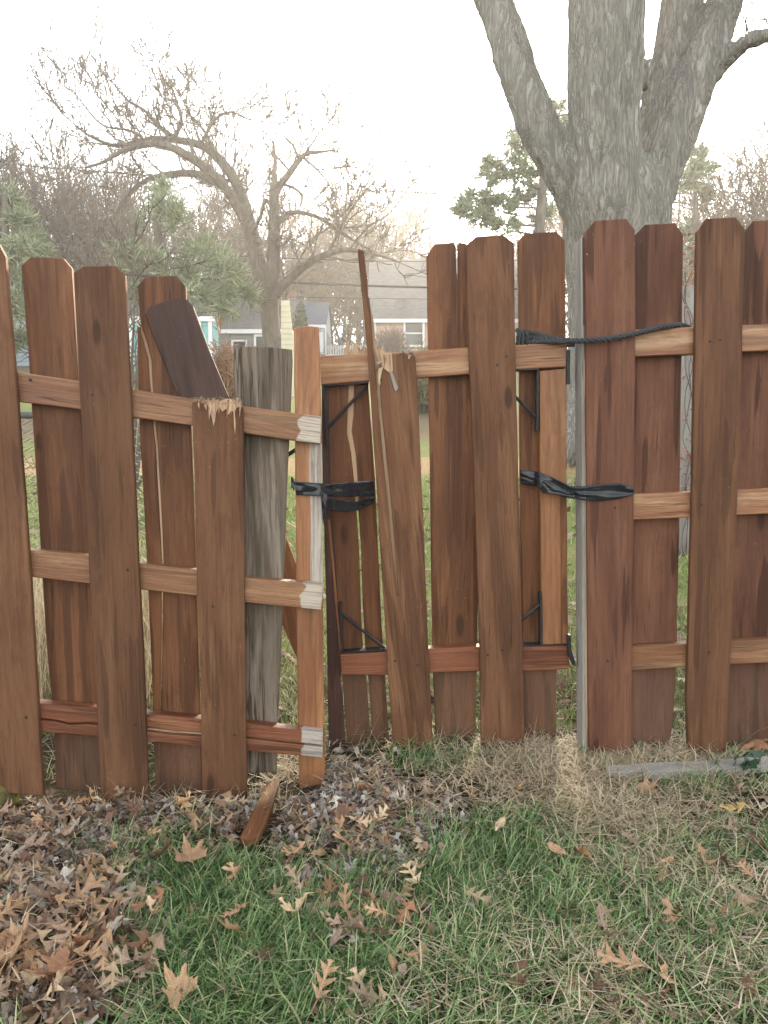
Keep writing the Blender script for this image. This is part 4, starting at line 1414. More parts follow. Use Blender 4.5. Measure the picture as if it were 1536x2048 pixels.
# broken board lying against the post from behind
db = thing('broken_board', 'orange-brown pointed board fragment leaning behind the latch post', 'broken board', at(600, 1330, 2.2))
slab('plank', [(572, 1074), (600, 1150), (622, 1230), (640, 1440), (628, 1440), (601, 1335), (580, 1285), (561, 1242), (564, 1160)], (2.2, 0, 0.02), 0.02, M['orange'], db)

# ---- gate ---------------------------------------------------------
gt = thing('gate', 'narrow reddish-brown board gate with a snapped picket and black corner braces', 'gate', (0.16, 2.24, 0.0))
# snapped front picket: a tall sliver on the left, the broken-off stub on the right, joined below
slab('picket', [(787, 1505), (778, 1380), (770, 1250), (757, 1040), (745, 850), (736, 720), (724, 590), (715, 503), (717, 498), (723, 500), (728, 503), (732, 540), (735, 558), (736, 592), (739, 596), (744, 660),
                (747, 700), (753, 765), (761, 860), (771, 960), (782, 1075), (794, 1190), (797, 1191),
                (789, 1085), (778, 960), (766, 850), (760, 780), (762, 740), (770, 728), (776, 712), (786, 707), (797, 708), (806, 703), (816, 708), (823, 703), (830, 713),
                (834, 760), (845, 1000), (856, 1280), (867, 1506)], GP, T, M['front'], gt, jit=0.0004)
slab('split_wood', [(738, 600), (747, 640), (753, 700), (761, 780), (768, 850), (779, 960), (790, 1085), (797, 1190), (790, 1190), (778, 1060), (765, 940), (752, 820), (740, 720)],
     GP, 0.006, M['raw'], gt, off=0.010, jit=0.0003, bevel=0.001)
slab('picket', [(933, 490), (952, 473), (1005, 469), (1028, 486), (1033, 800), (1043, 1200), (1049, 1500), (963, 1504), (960, 1300), (950, 1000), (938, 700)], GP, T, M['front'], gt)
# back pickets
slab('picket', [(853, 513), (868, 489), (908, 485), (912, 494), (913, 540), (915, 570), (916, 540), (915, 492), (918, 485), (932, 487), (944, 510), (948, 700), (956, 1200), (951, 1494), (872, 1498), (865, 1300), (861, 1000), (857, 760)],
     GP, T, M['back'], gt, off=0.058, jit=0.0005, props={'gzw': 0.24})
slab('picket', [(1036, 482), (1050, 466), (1114, 463), (1130, 482), (1132, 690), (1131, 1000), (1127, 1290), (1113, 1350), (1113, 1490), (1050, 1490), (1044, 1290), (1041, 1000), (1039, 700)],
     GP, T, M['back'], gt, off=0.058, props={'gzw': 0.24})
# split back picket: two strips with a thin crack of daylight, top torn off above the rail
slab('picket', [(648, 740), (690, 712), (691, 684), (697, 696), (702, 708), (702, 770), (698, 830), (697, 868), (704, 905), (711, 1000), (718, 1100), (721, 1200), (725, 1290), (733, 1370), (742, 1494),
                (695, 1497), (681, 1300), (662, 1000)], GP, T, M['back'], gt, off=0.058, jit=0.0004, props={'gzw': 0.24})
slab('picket', [(704, 770), (704, 706), (710, 684), (716, 692), (722, 700), (727, 688), (735, 704), (737, 780), (750, 960), (763, 1250), (779, 1492), (746, 1494), (738, 1370), (730, 1290), (725, 1200), (722, 1100), (715, 1000), (708, 905), (701, 868), (702, 830)],
     GP, T, M['back'], gt, off=0.058, jit=0.0004, props={'gzw': 0.24})
slab('split_wood', [(698, 765), (708, 765), (707, 830), (703, 862), (712, 912), (718, 1000), (712, 1000), (702, 905), (694, 868), (695, 830)], GP, 0.004, M['raw'], gt, off=0.0555, jit=0.0003, bevel=0.001)
for p in ([(690, 712), (692, 683), (699, 690), (701, 712)], [(703, 712), (708, 684), (716, 690), (719, 712)], [(720, 712), (727, 688), (732, 694), (737, 712)]):
    slab('splinter', p, GP, 0.010, M['raw'], gt, off=0.0545, bevel=0.001, jit=0.0004)
# left stile
slab('stile', [(642, 715), (656, 770), (662, 1000), (684, 1330), (680, 1360), (685, 1400), (693, 1516), (658, 1520), (652, 1200), (644, 900)], GP, 0.019, M['dark'], gt, off=0.0395)
slab('stile', [(655, 1040), (660, 1040), (684, 1300), (679, 1300)], GP, 0.012, M['orange'], gt, off=0.036, jit=0.0002, bevel=0.001)
# right stile
slab('stile', [(1079, 742), (1133, 737), (1134, 1000), (1136, 1288), (1085, 1290), (1081, 1000)], GP, 0.036, M['orange'], gt, off=T + 0.001)
slab('stile', [(1122, 990), (1132, 990), (1135, 1287), (1124, 1287)], GP, 0.006, M['back'], gt, off=T - 0.006, jit=0.0002, bevel=0.001)
# rails
slab('rail', band([(639, 712), (760, 706), (832, 702), (935, 695), (1030, 689), (1134, 683)], [(642, 769), (785, 759), (835, 756), (938, 748), (1033, 739), (1133, 734)]),
     GP, TR, M['rail'], gt, off=T, grain='h', step=0.2)
slab('rail', band([(680, 1309), (775, 1304), (862, 1298), (957, 1294), (1045, 1293), (1138, 1290)], [(683, 1350), (775, 1350), (865, 1346), (957, 1342), (1047, 1342), (1138, 1338)]),
     GP, TR, M['rail_red'], gt, off=T, grain='h', step=0.2)
# torn fibres of the snapped picket
for i, p in enumerate(([(756, 702), (765, 697), (771, 706), (784, 707), (786, 742), (778, 745), (771, 740), (764, 734), (762, 720)],
                       [(778, 742), (784, 742), (797, 776), (794, 780), (792, 784), (789, 780)],
                       [(752, 724), (764, 720), (766, 723), (755, 731)],
                       [(756, 738), (767, 732), (763, 748), (759, 768), (757, 772)],
                       [(752, 700), (758, 695), (760, 716), (756, 722)])):
    slab('splinter', p, GP, 0.005, M['raw'] if i != 1 else M['palegrey'], gt, off=-0.004 - 0.0015 * i, bevel=0.0008, jit=0.0004)
slivers(757, 786, lambda x: 706 + (x - 757) * 0.25, 9, 14, 40, GP, gt, up=0.3)
slivers(796, 832, lambda x: 708, 7, 4, 12, GP, gt, up=0.8)
slivers(690, 736, lambda x: 708, 12, 20, 60, GP, gt, z=0.0605, up=1.0, lean=2)
fz = MB()
for i in range(46):
    px = R.uniform(795, 836) if i < 30 else R.uniform(752, 775)
    py = R.uniform(702, 712) if i < 30 else R.uniform(733, 742)
    p = onp(px, py, GP)
    fz.tube([p + Vector((0, 0.006, 0)), p + Vector((R.uniform(-.012, .012), -0.004 + R.uniform(-.008, .012), R.uniform(0, .012))), p + Vector((R.uniform(-.02, .02), R.uniform(-.012, .012), R.uniform(-.006, .02)))], [0.0009, 0.0007, 0.0002], 3)
tag(fz.build('torn_fibres', M['palegrey'], gt), kind='stuff')
fz = MB()
for i in range(60):
    px = R.uniform(392, 486)
    py = 800 + R.uniform(0, 8)
    p = onp(px, py, LP)
    fz.tube([p + Vector((0, 0.006, 0)), p + Vector((R.uniform(-.01, .01), -0.006 + R.uniform(-.006, .01), R.uniform(0, .01))), p + Vector((R.uniform(-.018, .018), R.uniform(-.014, .01), R.uniform(-.012, .014)))], [0.0009, 0.0007, 0.0002], 3)
tag(fz.build('torn_fibres', M['raw'], lf), kind='stuff')


def bar(name, a, b, w, pl, off, parent, th=0.005, mat=None):
    A, B = onp(*a, (pl[0] + off, pl[1], pl[2])), onp(*b, (pl[0] + off, pl[1], pl[2]))
    d = (B - A).normalized(); n_ = Vector((0, 1, 0)); s = d.cross(n_).normalized() * (w / 2)
    mb = MB(); mb.prism([A + s, B + s, B - s, A - s], (0, th, 0))
    return mb.build(name, mat or M['black'], parent)


def rod(name, a, b, r, pl, off, parent, offb=None):
    A = onp(*a, (pl[0] + off, pl[1], pl[2])); B = onp(*b, (pl[0] + (offb if offb is not None else off), pl[1], pl[2]))
    mb = MB(); mb.tube([A, B], r, 8)
    return mb.build(name, M['black'], parent, smooth=False)


def corner(vt, vb, ha, hb, da, dbb, off=0.012):
    """steel corner brace of the gate: upright strap, flat strap, diagonal rod"""
    cb = bpy.data.objects.new('corner_brace', None)
    cb.empty_display_size = 0.05
    cb.location = onp(*vb, GP) - gt.location
    cb.parent = gt
    COL.objects.link(cb)
    bar('strap', vt, vb, 0.006, GP, off, cb, 0.03)
    A, B = onp(*ha, (GP[0] + off, GP[1], GP[2])), onp(*hb, (GP[0] + off, GP[1], GP[2]))
    mb = MB(); mb.prism([A, B, B + Vector((0, 0, -0.004)), A + Vector((0, 0, -0.004))], (0, 0.045, 0))
    mb.build('strap', M['black'], cb)
    rod('diagonal_rod', da, dbb, 0.0048, GP, off + 0.012, cb)


corner((646, 772), (655, 892), (643, 770), (737, 763), (654, 858), (733, 772), 0.022)
corner((680, 1206), (685, 1302), (684, 1304), (776, 1298), (682, 1226), (771, 1298), 0.022)
corner((1076, 742), (1075, 862), (1034, 738), (1078, 737), (1030, 793), (1073, 835), 0.018)
corner((1082, 1186), (1083, 1290), (1044, 1291), (1140, 1289), (1041, 1243), (1080, 1208), 0.018)
# hinge hardware
bar('hinge', (1137, 700), (1137, 768), 0.010, GP, 0.012, gt, 0.01)
bar('hinge', (1131, 686), (1150, 686), 0.022, GP, 0.022, gt, 0.01)
mb = MB(); mb.prism([onp(x, y, GP) for x, y in [(1134, 1270), (1142, 1270), (1143, 1300), (1150, 1322), (1152, 1333), (1146, 1330), (1138, 1310)]], (0, 0.02, 0))
mb.build('hinge', M['black'], gt)
mb = MB(); mb.prism([at(x, y, 2.1) for x, y in [(576, 905), (589, 896), (590, 904), (577, 913)]], (0, 0.02, 0))
o = mb.build('latch_rod', M['black'])
tag(o, 'short black latch rod poking out behind the latch post', 'latch')

# ---- right section -------------------------------------------------
rf = thing('fence_section', 'upright reddish-brown dog-eared fence section right of the gate under the big tree', 'fence', (0.85, 2.17, 0.0))
slab('picket', [(1170, 464), (1190, 441), (1253, 437), (1270, 459), (1271, 700), (1268, 1000), (1265, 1300), (1262, 1517), (1180, 1524), (1177, 1400), (1174, 1000), (1172, 700)], RP, T, M['front_red'], rf)
slab('picket', [(1395, 462), (1412, 437), (1472, 434), (1490, 457), (1484, 750), (1475, 1000), (1462, 1300), (1453, 1503), (1378, 1512), (1374, 1400), (1385, 1000), (1391, 700)], RP, T, M['front'], rf)
slab('picket', [(1612, 455), (1630, 432), (1690, 430), (1708, 450), (1690, 1000), (1668, 1500), (1588, 1505), (1600, 1000)], RP, T, M['front'], rf)
slab('picket', [(1268, 472), (1290, 449), (1351, 446), (1367, 469), (1362, 800), (1358, 1100), (1354, 1290), (1346, 1450), (1332, 1512), (1250, 1512), (1258, 1000)], RP, T, M['front_red'], rf, off=0.058, props={'gzw': 0.255})
slab('picket', [(1486, 466), (1507, 441), (1572, 439), (1590, 461), (1580, 1000), (1566, 1300), (1555, 1500), (1450, 1505), (1470, 1000)], RP, T, M['front_red'], rf, off=0.058, props={'gzw': 0.255})
slab('rail', band([(1180, 662), (1271, 659), (1385, 654), (1485, 650), (1720, 643)], [(1180, 716), (1271, 713), (1386, 708), (1485, 703), (1720, 694)]), RP, TR, M['rail'], rf, off=T, grain='h', step=0.2)
slab('rail', band([(1180, 992), (1267, 988), (1377, 984), (1475, 979), (1720, 968)], [(1180, 1044), (1267, 1040), (1376, 1035), (1475, 1030), (1720, 1020)]), RP, TR, M['rail'], rf, off=T, grain='h', step=0.2)
slab('rail', band([(1180, 1299), (1265, 1295), (1371, 1288), (1462, 1283), (1720, 1270)], [(1180, 1345), (1265, 1341), (1371, 1334), (1462, 1329), (1720, 1316)]), RP, TR, M['rail'], rf, off=T, grain='h', step=0.2)
slab('fence_post', [(1162, 474), (1170, 471), (1235, 468), (1238, 1000), (1236, 1516), (1166, 1516), (1164, 1000)], RP, 0.075, M['palegrey'], rf, off=T + 0.0005)
slab('stain_strip', [(1165, 474), (1172, 474), (1174, 650), (1167, 650)], RP, 0.003, M['dark'], rf, off=T - 0.0035, bevel=0.0008, jit=0.0002)
slab('trim_strip', [(1169, 718), (1174, 718), (1178, 1400), (1173, 1500)], RP, 0.004, M['raw'], rf, off=T - 0.0045, bevel=0.0008, jit=0.0002)
# screws that show on the boards
sc = MB(); sc.tube([(0, 0.004, 0), (0, -0.0012, 0)], [0.0042, 0.0038], 10)
scm = sc.build('screw', M['black'])
scme = scm.data
bpy.data.objects.remove(scm)
scr = [(lf, LP, [(52, 1435), (271, 1449), (469, 1470), (426, 1213), (255, 1140), (185, 790), (480, 824), (60, 760)]),
       (gt, GP, [(1013, 713), (1005, 1300), (975, 1310), (790, 1322), (995, 730), (835, 1330)]),
       (rf, RP, [(1403, 1009), (1440, 680), (1418, 1305), (1215, 1322), (1240, 680), (1230, 1015), (1420, 683)])]
for par, pl, L in scr:
    for x, y in L:
        o = bpy.data.objects.new('screw', scme)
        place(o, Matrix.Translation(onp(x, y, (pl[0] - 0.0002, pl[1], pl[2]))), par)

# ---- tape and rope --------------------------------------------------
M['tape'] = plain('black_tape', (0.010, 0.011, 0.014), (0.018, 0.019, 0.022), 30, 0.16, bump=0.03, bdist=0.001, spec=0.30)


def ribbon(name, tops, bots, ydepth, mat, parent=None, nu=70, nv=10, wr=0.003, seed=1, wf=(26, 9), th=0.0008):
    def interp(L, t):
        x = L[0][0] + (L[-1][0] - L[0][0]) * t
        for a, b in zip(L, L[1:]):
            if a[0] <= x <= b[0] or b is L[-1]:
                s = (x - a[0]) / max(1e-6, b[0] - a[0])
                return x, a[1] + (b[1] - a[1]) * s
    V = []
    for side in (0, 1):
        for i in range(nu + 1):
            t = i / nu
            a, b = interp(tops, t), interp(bots, t)
            for j in range(nv + 1):
                s = j / nv
                px, py = a[0] + (b[0] - a[0]) * s, a[1] + (b[1] - a[1]) * s
                Y = np.interp(px, [q[0] for q in ydepth], [q[1] for q in ydepth])
                w = noise.noise((t * wf[0] * .35 + s * 2.0 + seed, s * wf[1] * .5 - t * 5.0, seed * 1.7))
                w2 = 1 - abs(noise.noise((t * wf[0] * .3 - s * 4 + seed * 3, s * wf[1] * .4 + t * 4, seed)) * 2)
                Y += wr * (w + 0.35 * w2 - 0.3) + side * th
                V.append(tuple(at(px, py, Y)))
    m = (nu + 1) * (nv + 1)
    Fc = []
    for i in range(nu):
        for j in range(nv):
            a = i * (nv + 1) + j
            q = (a, a + nv + 1, a + nv + 2, a + 1)
            Fc.append(q); Fc.append(tuple(m + x for x in reversed(q)))
    rim = [i * (nv + 1) for i in range(nu + 1)] + [nu * (nv + 1) + j for j in range(1, nv + 1)] + [i * (nv + 1) + nv for i in range(nu - 1, -1, -1)] + [j for j in range(nv - 1, 0, -1)]
    for a, b in zip(rim, rim[1:] + rim[:1]):
        Fc.append((a, a + m, b + m, b))
    mb = MB(); mb.v = V; mb.f = Fc
    org = sum((Vector(v) for v in V), Vector()) / len(V)
    return mb.build(name, mat, parent, origin=org, smooth=True)


tl = thing('duct_tape', 'shiny black tape stretched from the latch post to the gate, left tape strip', 'tape', at(650, 985, 2.06))
ribbon('tape_strip', [(588, 963), (650, 967), (700, 965), (748, 961)], [(592, 990), (650, 992), (700, 994), (749, 991)],
       [(588, 2.044), (640, 2.046), (665, 2.085), (740, 2.228), (749, 2.232)], M['tape'], tl, wr=0.004, seed=2.3, wf=(12, 3))
ribbon('tape_strip', [(648, 992), (680, 999), (715, 1002), (749, 990)], [(650, 1020), (690, 1024), (715, 1021), (749, 1005)],
       [(648, 2.060), (665, 2.10), (740, 2.234), (749, 2.238)], M['tape'], tl, wr=0.0025, seed=5.1, wf=(9, 4))
ribbon('tape_tail', [(641, 985), (648, 984), (655, 988)], [(645, 1036), (648, 1052), (651, 1034)], [(638, 2.036), (660, 2.05)], M['tape'], tl, nu=16, nv=20, wr=0.006, seed=8.2, wf=(20, 6))
ribbon('tape_tail', [(582, 952), (586, 955), (589, 960)], [(582, 975), (586, 978), (589, 985)], [(582, 2.052), (590, 2.046)], M['tape'], tl, nu=6, nv=8, wr=0.004, seed=3.2)

tr_ = thing('duct_tape', 'twisted black tape sagging between the gate and the right fence section', 'tape', at(1150, 985, 2.15))
ribbon('tape_strip', [(1040, 939), (1075, 943), (1100, 952), (1120, 962), (1140, 972), (1165, 973), (1200, 969), (1237, 966), (1268, 974)],
       [(1041, 967), (1075, 974), (1100, 984), (1120, 991), (1140, 997), (1165, 1000), (1200, 1002), (1237, 998), (1268, 989)],
       [(1040, 2.24), (1070, 2.232), (1080, 2.19), (1133, 2.18), (1168, 2.142), (1268, 2.143)], M['tape'], tr_, nu=90, nv=12, wr=0.0045, seed=4.4, wf=(9, 3))
ribbon('tape_strip', [(1068, 951), (1095, 963), (1120, 976), (1150, 985)], [(1074, 974), (1087, 986), (1120, 990), (1150, 996)],
       [(1068, 2.224), (1080, 2.18), (1133, 2.168), (1150, 2.15)], M['tape'], tr_, nu=40, nv=10, wr=0.004, seed=9.4, wf=(8, 3))

M['rope'] = plain('black_rope', (0.022, 0.023, 0.025), (0.055, 0.055, 0.058), 260, 0.75, bump=0.5, bdist=0.001)
rp = thing('rope', 'dark braided rope lashed from the gate top rail to the right fence section', 'rope', at(1150, 682, 2.16))


def strands(path, rr, turns, n=3, sr=0.6, parent=rp, name='strand', ph=0.0):
    P = []
    for (x, y, Y) in path: P.append(at(x, y, Y))
    # arc-length resample with smoothing
    pts = []
    for i in range(len(P) - 1):
        p0 = P[max(0, i - 1)]; p1 = P[i]; p2 = P[i + 1]; p3 = P[min(len(P) - 1, i + 2)]
        for s in range(14):
            t = s / 14
            pts.append(0.5 * ((2 * p1) + (p2 - p0) * t + (2 * p0 - 5 * p1 + 4 * p2 - p3) * t * t + (3 * p1 - p0 - 3 * p2 + p3) * t ** 3))
    pts.append(P[-1])
    m = len(pts)
    for j in range(n):
        out = []
        for i, p in enumerate(pts):
            d = (pts[min(m - 1, i + 1)] - pts[max(0, i - 1)]).normalized()
            u = d.cross(Vector((0, 0, 1))).normalized(); w = d.cross(u)
            a = 2 * math.pi * (turns * i / (m - 1) + j / n) + ph
            out.append(p + u * math.cos(a) * rr + w * math.sin(a) * rr)
        mb = MB(); mb.tube(out, rr * sr * 1.5, 7)
        mb.build(name, M['rope'], parent, smooth=True)


strands([(1034, 676, 2.222), (1060, 675, 2.214), (1090, 678, 2.205), (1130, 681, 2.175), (1172, 681, 2.128), (1225, 676, 2.127), (1268, 668, 2.130), (1300, 660, 2.15), (1335, 652, 2.158), (1362, 651, 2.185), (1376, 655, 2.22)], 0.0046, 16)
# the fat doubled end looped round the rail
strands([(1038, 664, 2.214), (1070, 667, 2.210), (1105, 676, 2.200), (1150, 682, 2.16)], 0.0042, 6, ph=1.0)
strands([(1034, 684, 2.216), (1065, 684, 2.205), (1100, 683, 2.196), (1140, 683, 2.165)], 0.0042, 6, ph=2.0)
for i in range(3):
    x = 1034 + i * 9
    strands([(x, 660 + i, 2.235), (x + 2, 662 + i, 2.20), (x + 3, 676, 2.198), (x + 1, 688, 2.206), (x - 2, 690, 2.235)], 0.0034, 3, ph=i)

# ------------------------------------------------------------------ grass
def blobs(px, py, L):
    s = 0.0
    for (x, y, rx, ry, a) in L:
        s += a * math.exp(-((px - x) / rx) ** 2 - ((py - y) / ry) ** 2)
    return s


GREEN = [(470, 1880, 300, 130, 1.0), (330, 1730, 170, 60, 0.6), (620, 1940, 260, 150, 0.9), (880, 1740, 90, 70, 0.9), (1040, 1690, 80, 50, 0.9), (1110, 1780, 110, 70, 0.8), (960, 1850, 150, 90, 0.35),
         (1400, 1590, 100, 30, 0.5), (1330, 1710, 110, 40, 0.5), (1400, 1900, 180, 100, 0.55), (1120, 1990, 240, 60, 0.35), (880, 1535, 80, 25, 0.7), (1500, 1720, 80, 50, 0.5), (200, 1640, 90, 25, 0.6), (390, 1640, 40, 25, 0.6),
         (1210, 1850, 140, 60, 0.5), (60, 1890, 90, 30, 0.3), (1490, 1510, 70, 40, 0.7)]
STRAW = [(1200, 1620, 190, 80, 1.0), (1090, 1540, 230, 45, 0.9), (1400, 1540, 170, 40, 0.8), (1290, 1680, 120, 40, 0.6), (560, 1530, 90, 30, 0.7), (1180, 1800, 240, 110, 0.4), (1330, 1960, 260, 120, 0.55), (950, 1930, 190, 110, 0.4),
         (650, 1980, 220, 90, 0.35), (450, 1850, 250, 160, 0.14), (1250, 1740, 120, 60, 0.5), (800, 1640, 60, 40, 0.3), (1480, 1810, 100, 80, 0.4)]
LEAFD = [(90, 1780, 150, 150, 1.0), (60, 1980, 140, 90, 1.0), (230, 1850, 120, 120, 0.55), (180, 1640, 260, 40, 0.8), (640, 1620, 160, 70, 1.0), (780, 1680, 120, 70, 0.65), (720, 1840, 110, 90, 0.55), (480, 1660, 120, 40, 0.5), (1460, 1760, 110, 110, 0.35),
         (860, 1930, 60, 80, 0.15), (1450, 1650, 70, 60, 0.35), (1040, 1620, 120, 60, 0.15), (700, 2020, 90, 40, 0.3)]


def blade_mesh(name, mat, items, seg=3, label=None):
    """items: (x, y, z, ang, length, width, lean, curl)"""
    it = np.array(items, np.float64)
    n = len(it)
    x, y, z, ang, ln, wd, lean, curl = it.T
    dx, dy = np.cos(ang), np.sin(ang)
    sx, sy = -dy, dx
    nvb = seg * 2 + 1
    V = np.zeros((n, nvb, 3))
    px, pz = np.zeros(n), np.zeros(n)
    th = lean.copy()
    for s in range(seg + 1):
        w = wd * (1 - (s / seg) ** 1.6) / 2
        if s < seg:
            V[:, 2 * s, 0] = x + dx * px - sx * w; V[:, 2 * s, 1] = y + dy * px - sy * w; V[:, 2 * s, 2] = z + pz
            V[:, 2 * s + 1, 0] = x + dx * px + sx * w; V[:, 2 * s + 1, 1] = y + dy * px + sy * w; V[:, 2 * s + 1, 2] = z + pz
        else:
            V[:, 2 * s, 0] = x + dx * px; V[:, 2 * s, 1] = y + dy * px; V[:, 2 * s, 2] = z + pz
        px = px + np.sin(th) * ln / seg
        pz = np.maximum(pz + np.cos(th) * ln / seg, 0.001)
        th = th + curl / seg
    base = (np.arange(n) * nvb)[:, None]
    quads = np.concatenate([base + np.array([[2 * s, 2 * s + 1, 2 * s + 3, 2 * s + 2]]) for s in range(seg - 1)], 0)
    tris = base + np.array([[2 * seg - 2, 2 * seg - 1, 2 * seg]])
    me = bpy.data.meshes.new(name)
    me.vertices.add(n * nvb)
    me.vertices.foreach_set('co', V.reshape(-1).astype(np.float32))
    nq, nt_ = len(quads), len(tris)
    me.loops.add(nq * 4 + nt_ * 3)
    me.loops.foreach_set('vertex_index', np.concatenate([quads.ravel(), tris.ravel()]).astype(np.int32))
    me.polygons.add(nq + nt_)
    me.polygons.foreach_set('loop_start', np.concatenate([np.arange(nq) * 4, nq * 4 + np.arange(nt_) * 3]).astype(np.int32))
    me.update(calc_edges=True)
    me.validate()
    me.materials.append(mat)
    o = bpy.data.objects.new(name, me)
    COL.objects.link(o)
    return tag(o, label, None, None, 'stuff')


rg = random.Random(91)
gr, stw = [], []
tries = 0
while len(gr) < 46000 and tries < 400000:
    tries += 1
    y = rg.uniform(0.75, 2.55); x = rg.uniform(-0.62 * y - 0.35, 0.62 * y + 0.35)
    px, py = proj(x, y, -0.03)
    cl_ = 0.35 + 1.3 * max(0, noise.noise((x * 9, y * 9, 5.0)) + 0.35)
    d = (blobs(px, py, GREEN) + (0.26 if py > 1640 else 0.05)) * cl_ * 0.9 - 0.40 * blobs(px, py, LEAFD) - 0.12 * blobs(px, py, STRAW)
    if rg.random() > d: continue
    ln = rg.uniform(0.03, 0.095)
    gr.append((x, y, ground(x, y) - 0.004, rg.gauss(-0.8, 1.6), ln, rg.uniform(0.0022, 0.0048), rg.uniform(0.35, 1.3), rg.uniform(0.1, 1.0)))
tries = 0
while len(stw) < 36000 and tries < 400000:
    tries += 1
    y = rg.uniform(0.75, 2.75); x = rg.uniform(-0.62 * y - 0.35, 0.62 * y + 0.35)
    px, py = proj(x, y, -0.03)
    cl_ = 0.5 + 1.1 * max(0, noise.noise((x * 7, y * 7, 15.0)) + 0.3)
    d = (0.02 + blobs(px, py, STRAW)) * cl_ * 0.55 * max(0.15, 1 - 0.75 * blobs(px, py, GREEN) * (0.4 + cl_)) * (1.0 if y < 2.3 else 0.8)
    if rg.random() > d: continue
    flat = rg.random() < 0.75
    stw.append((x, y, ground(x, y) + rg.uniform(0.0, 0.036 if flat else 0.0), rg.uniform(0, 6.28), rg.uniform(0.03, 0.09), rg.uniform(0.0017, 0.0034), rg.uniform(1.15, 1.55) if flat else rg.uniform(0.2, 1.0), rg.uniform(-0.15, 0.5) if flat else rg.uniform(0.3, 1.8)))
# taller dead stems against the feet of the boards
for _ in range(420):
    px = rg.choice([rg.uniform(1040, 1500), rg.uniform(840, 1180), rg.uniform(500, 600), rg.uniform(200, 420)])
    p = gp(px, rg.uniform(1500, 1560) if px > 650 else rg.uniform(1570, 1620))
    stw.append((p.x, min(p.y, 2.13 if px > 650 else 1.93), p.z, rg.uniform(0, 6.28), rg.uniform(0.05, 0.13), rg.uniform(0.0012, 0.002), rg.uniform(0.2, 1.2), rg.uniform(0.4, 1.6)))
tries = 0; n0 = len(gr)
while len(gr) < n0 + 9000 and tries < 200000:
    tries += 1
    y = rg.uniform(0.75, 2.5); x = rg.uniform(-0.62 * y - 0.35, 0.62 * y + 0.35)
    px, py = proj(x, y, -0.03)
    d = (blobs(px, py, GREEN) + 0.15) * (0.2 + 1.6 * max(0, noise.noise((x * 6, y * 6, 25.0)) + 0.1)) - 0.5 * blobs(px, py, LEAFD)
    if rg.random() > d: continue
    gr.append((x, y, ground(x, y) - 0.004, rg.gauss(-1.2, 1.0), rg.uniform(0.05, 0.10), rg.uniform(0.0036, 0.0055), rg.uniform(0.2, 0.9), rg.uniform(0.5, 1.5)))
blade_mesh('grass', M['green'], gr, label='green lawn grass in front of the fence')
blade_mesh('dry_grass', M['straw'], stw, label='matted straw-coloured dead grass at the foot of the fence')
lw = []
for _ in range(42000):
    y = 2.35 + 6.2 * rg.random() ** 1.4; x = rg.uniform(-0.62 * y - 0.3, 0.62 * y + 0.3)
    if 7.3 < y < 8.6 and rg.random() < 0.8: continue
    s = 1.0 + 0.12 * y
    if noise.noise((x * 1.4, y * 1.4, 9.0)) < -0.1 and rg.random() < 0.55: continue
    lw.append((x, y, ground(x, y) - 0.004, rg.uniform(0, 6.28), rg.uniform(0.03, 0.07) * s, rg.uniform(0.0025, 0.004) * s, rg.uniform(0.1, 1.0), rg.uniform(0.2, 1.4)))
blade_mesh('lawn_grass', M['lawn'], lw, seg=2, label='sunlit yellow-green lawn rising behind the fence')
lw = []
for _ in range(9000):
    y = rg.uniform(2.2, 3.6); x = rg.uniform(-0.62 * y - 0.3, 0.62 * y + 0.3)
    lw.append((x, y, ground(x, y), rg.uniform(0, 6.28), rg.uniform(0.05, 0.16), rg.uniform(0.0013, 0.0024), rg.uniform(0.3, 1.5), rg.uniform(0, 1.2)))
for _ in range(2600):
    y = rg.uniform(2.5, 3.6); x = at(rg.uniform(-100, 330), 1000, y).x
    lw.append((x, y, ground(x, y), rg.uniform(0, 6.28), rg.uniform(0.2, 0.55), rg.uniform(0.002, 0.004), rg.uniform(0.0, 0.5), rg.uniform(0.2, 1.2)))
blade_mesh('tall_dry_grass', M['straw'], lw, label='long dead grass growing behind the fence boards')


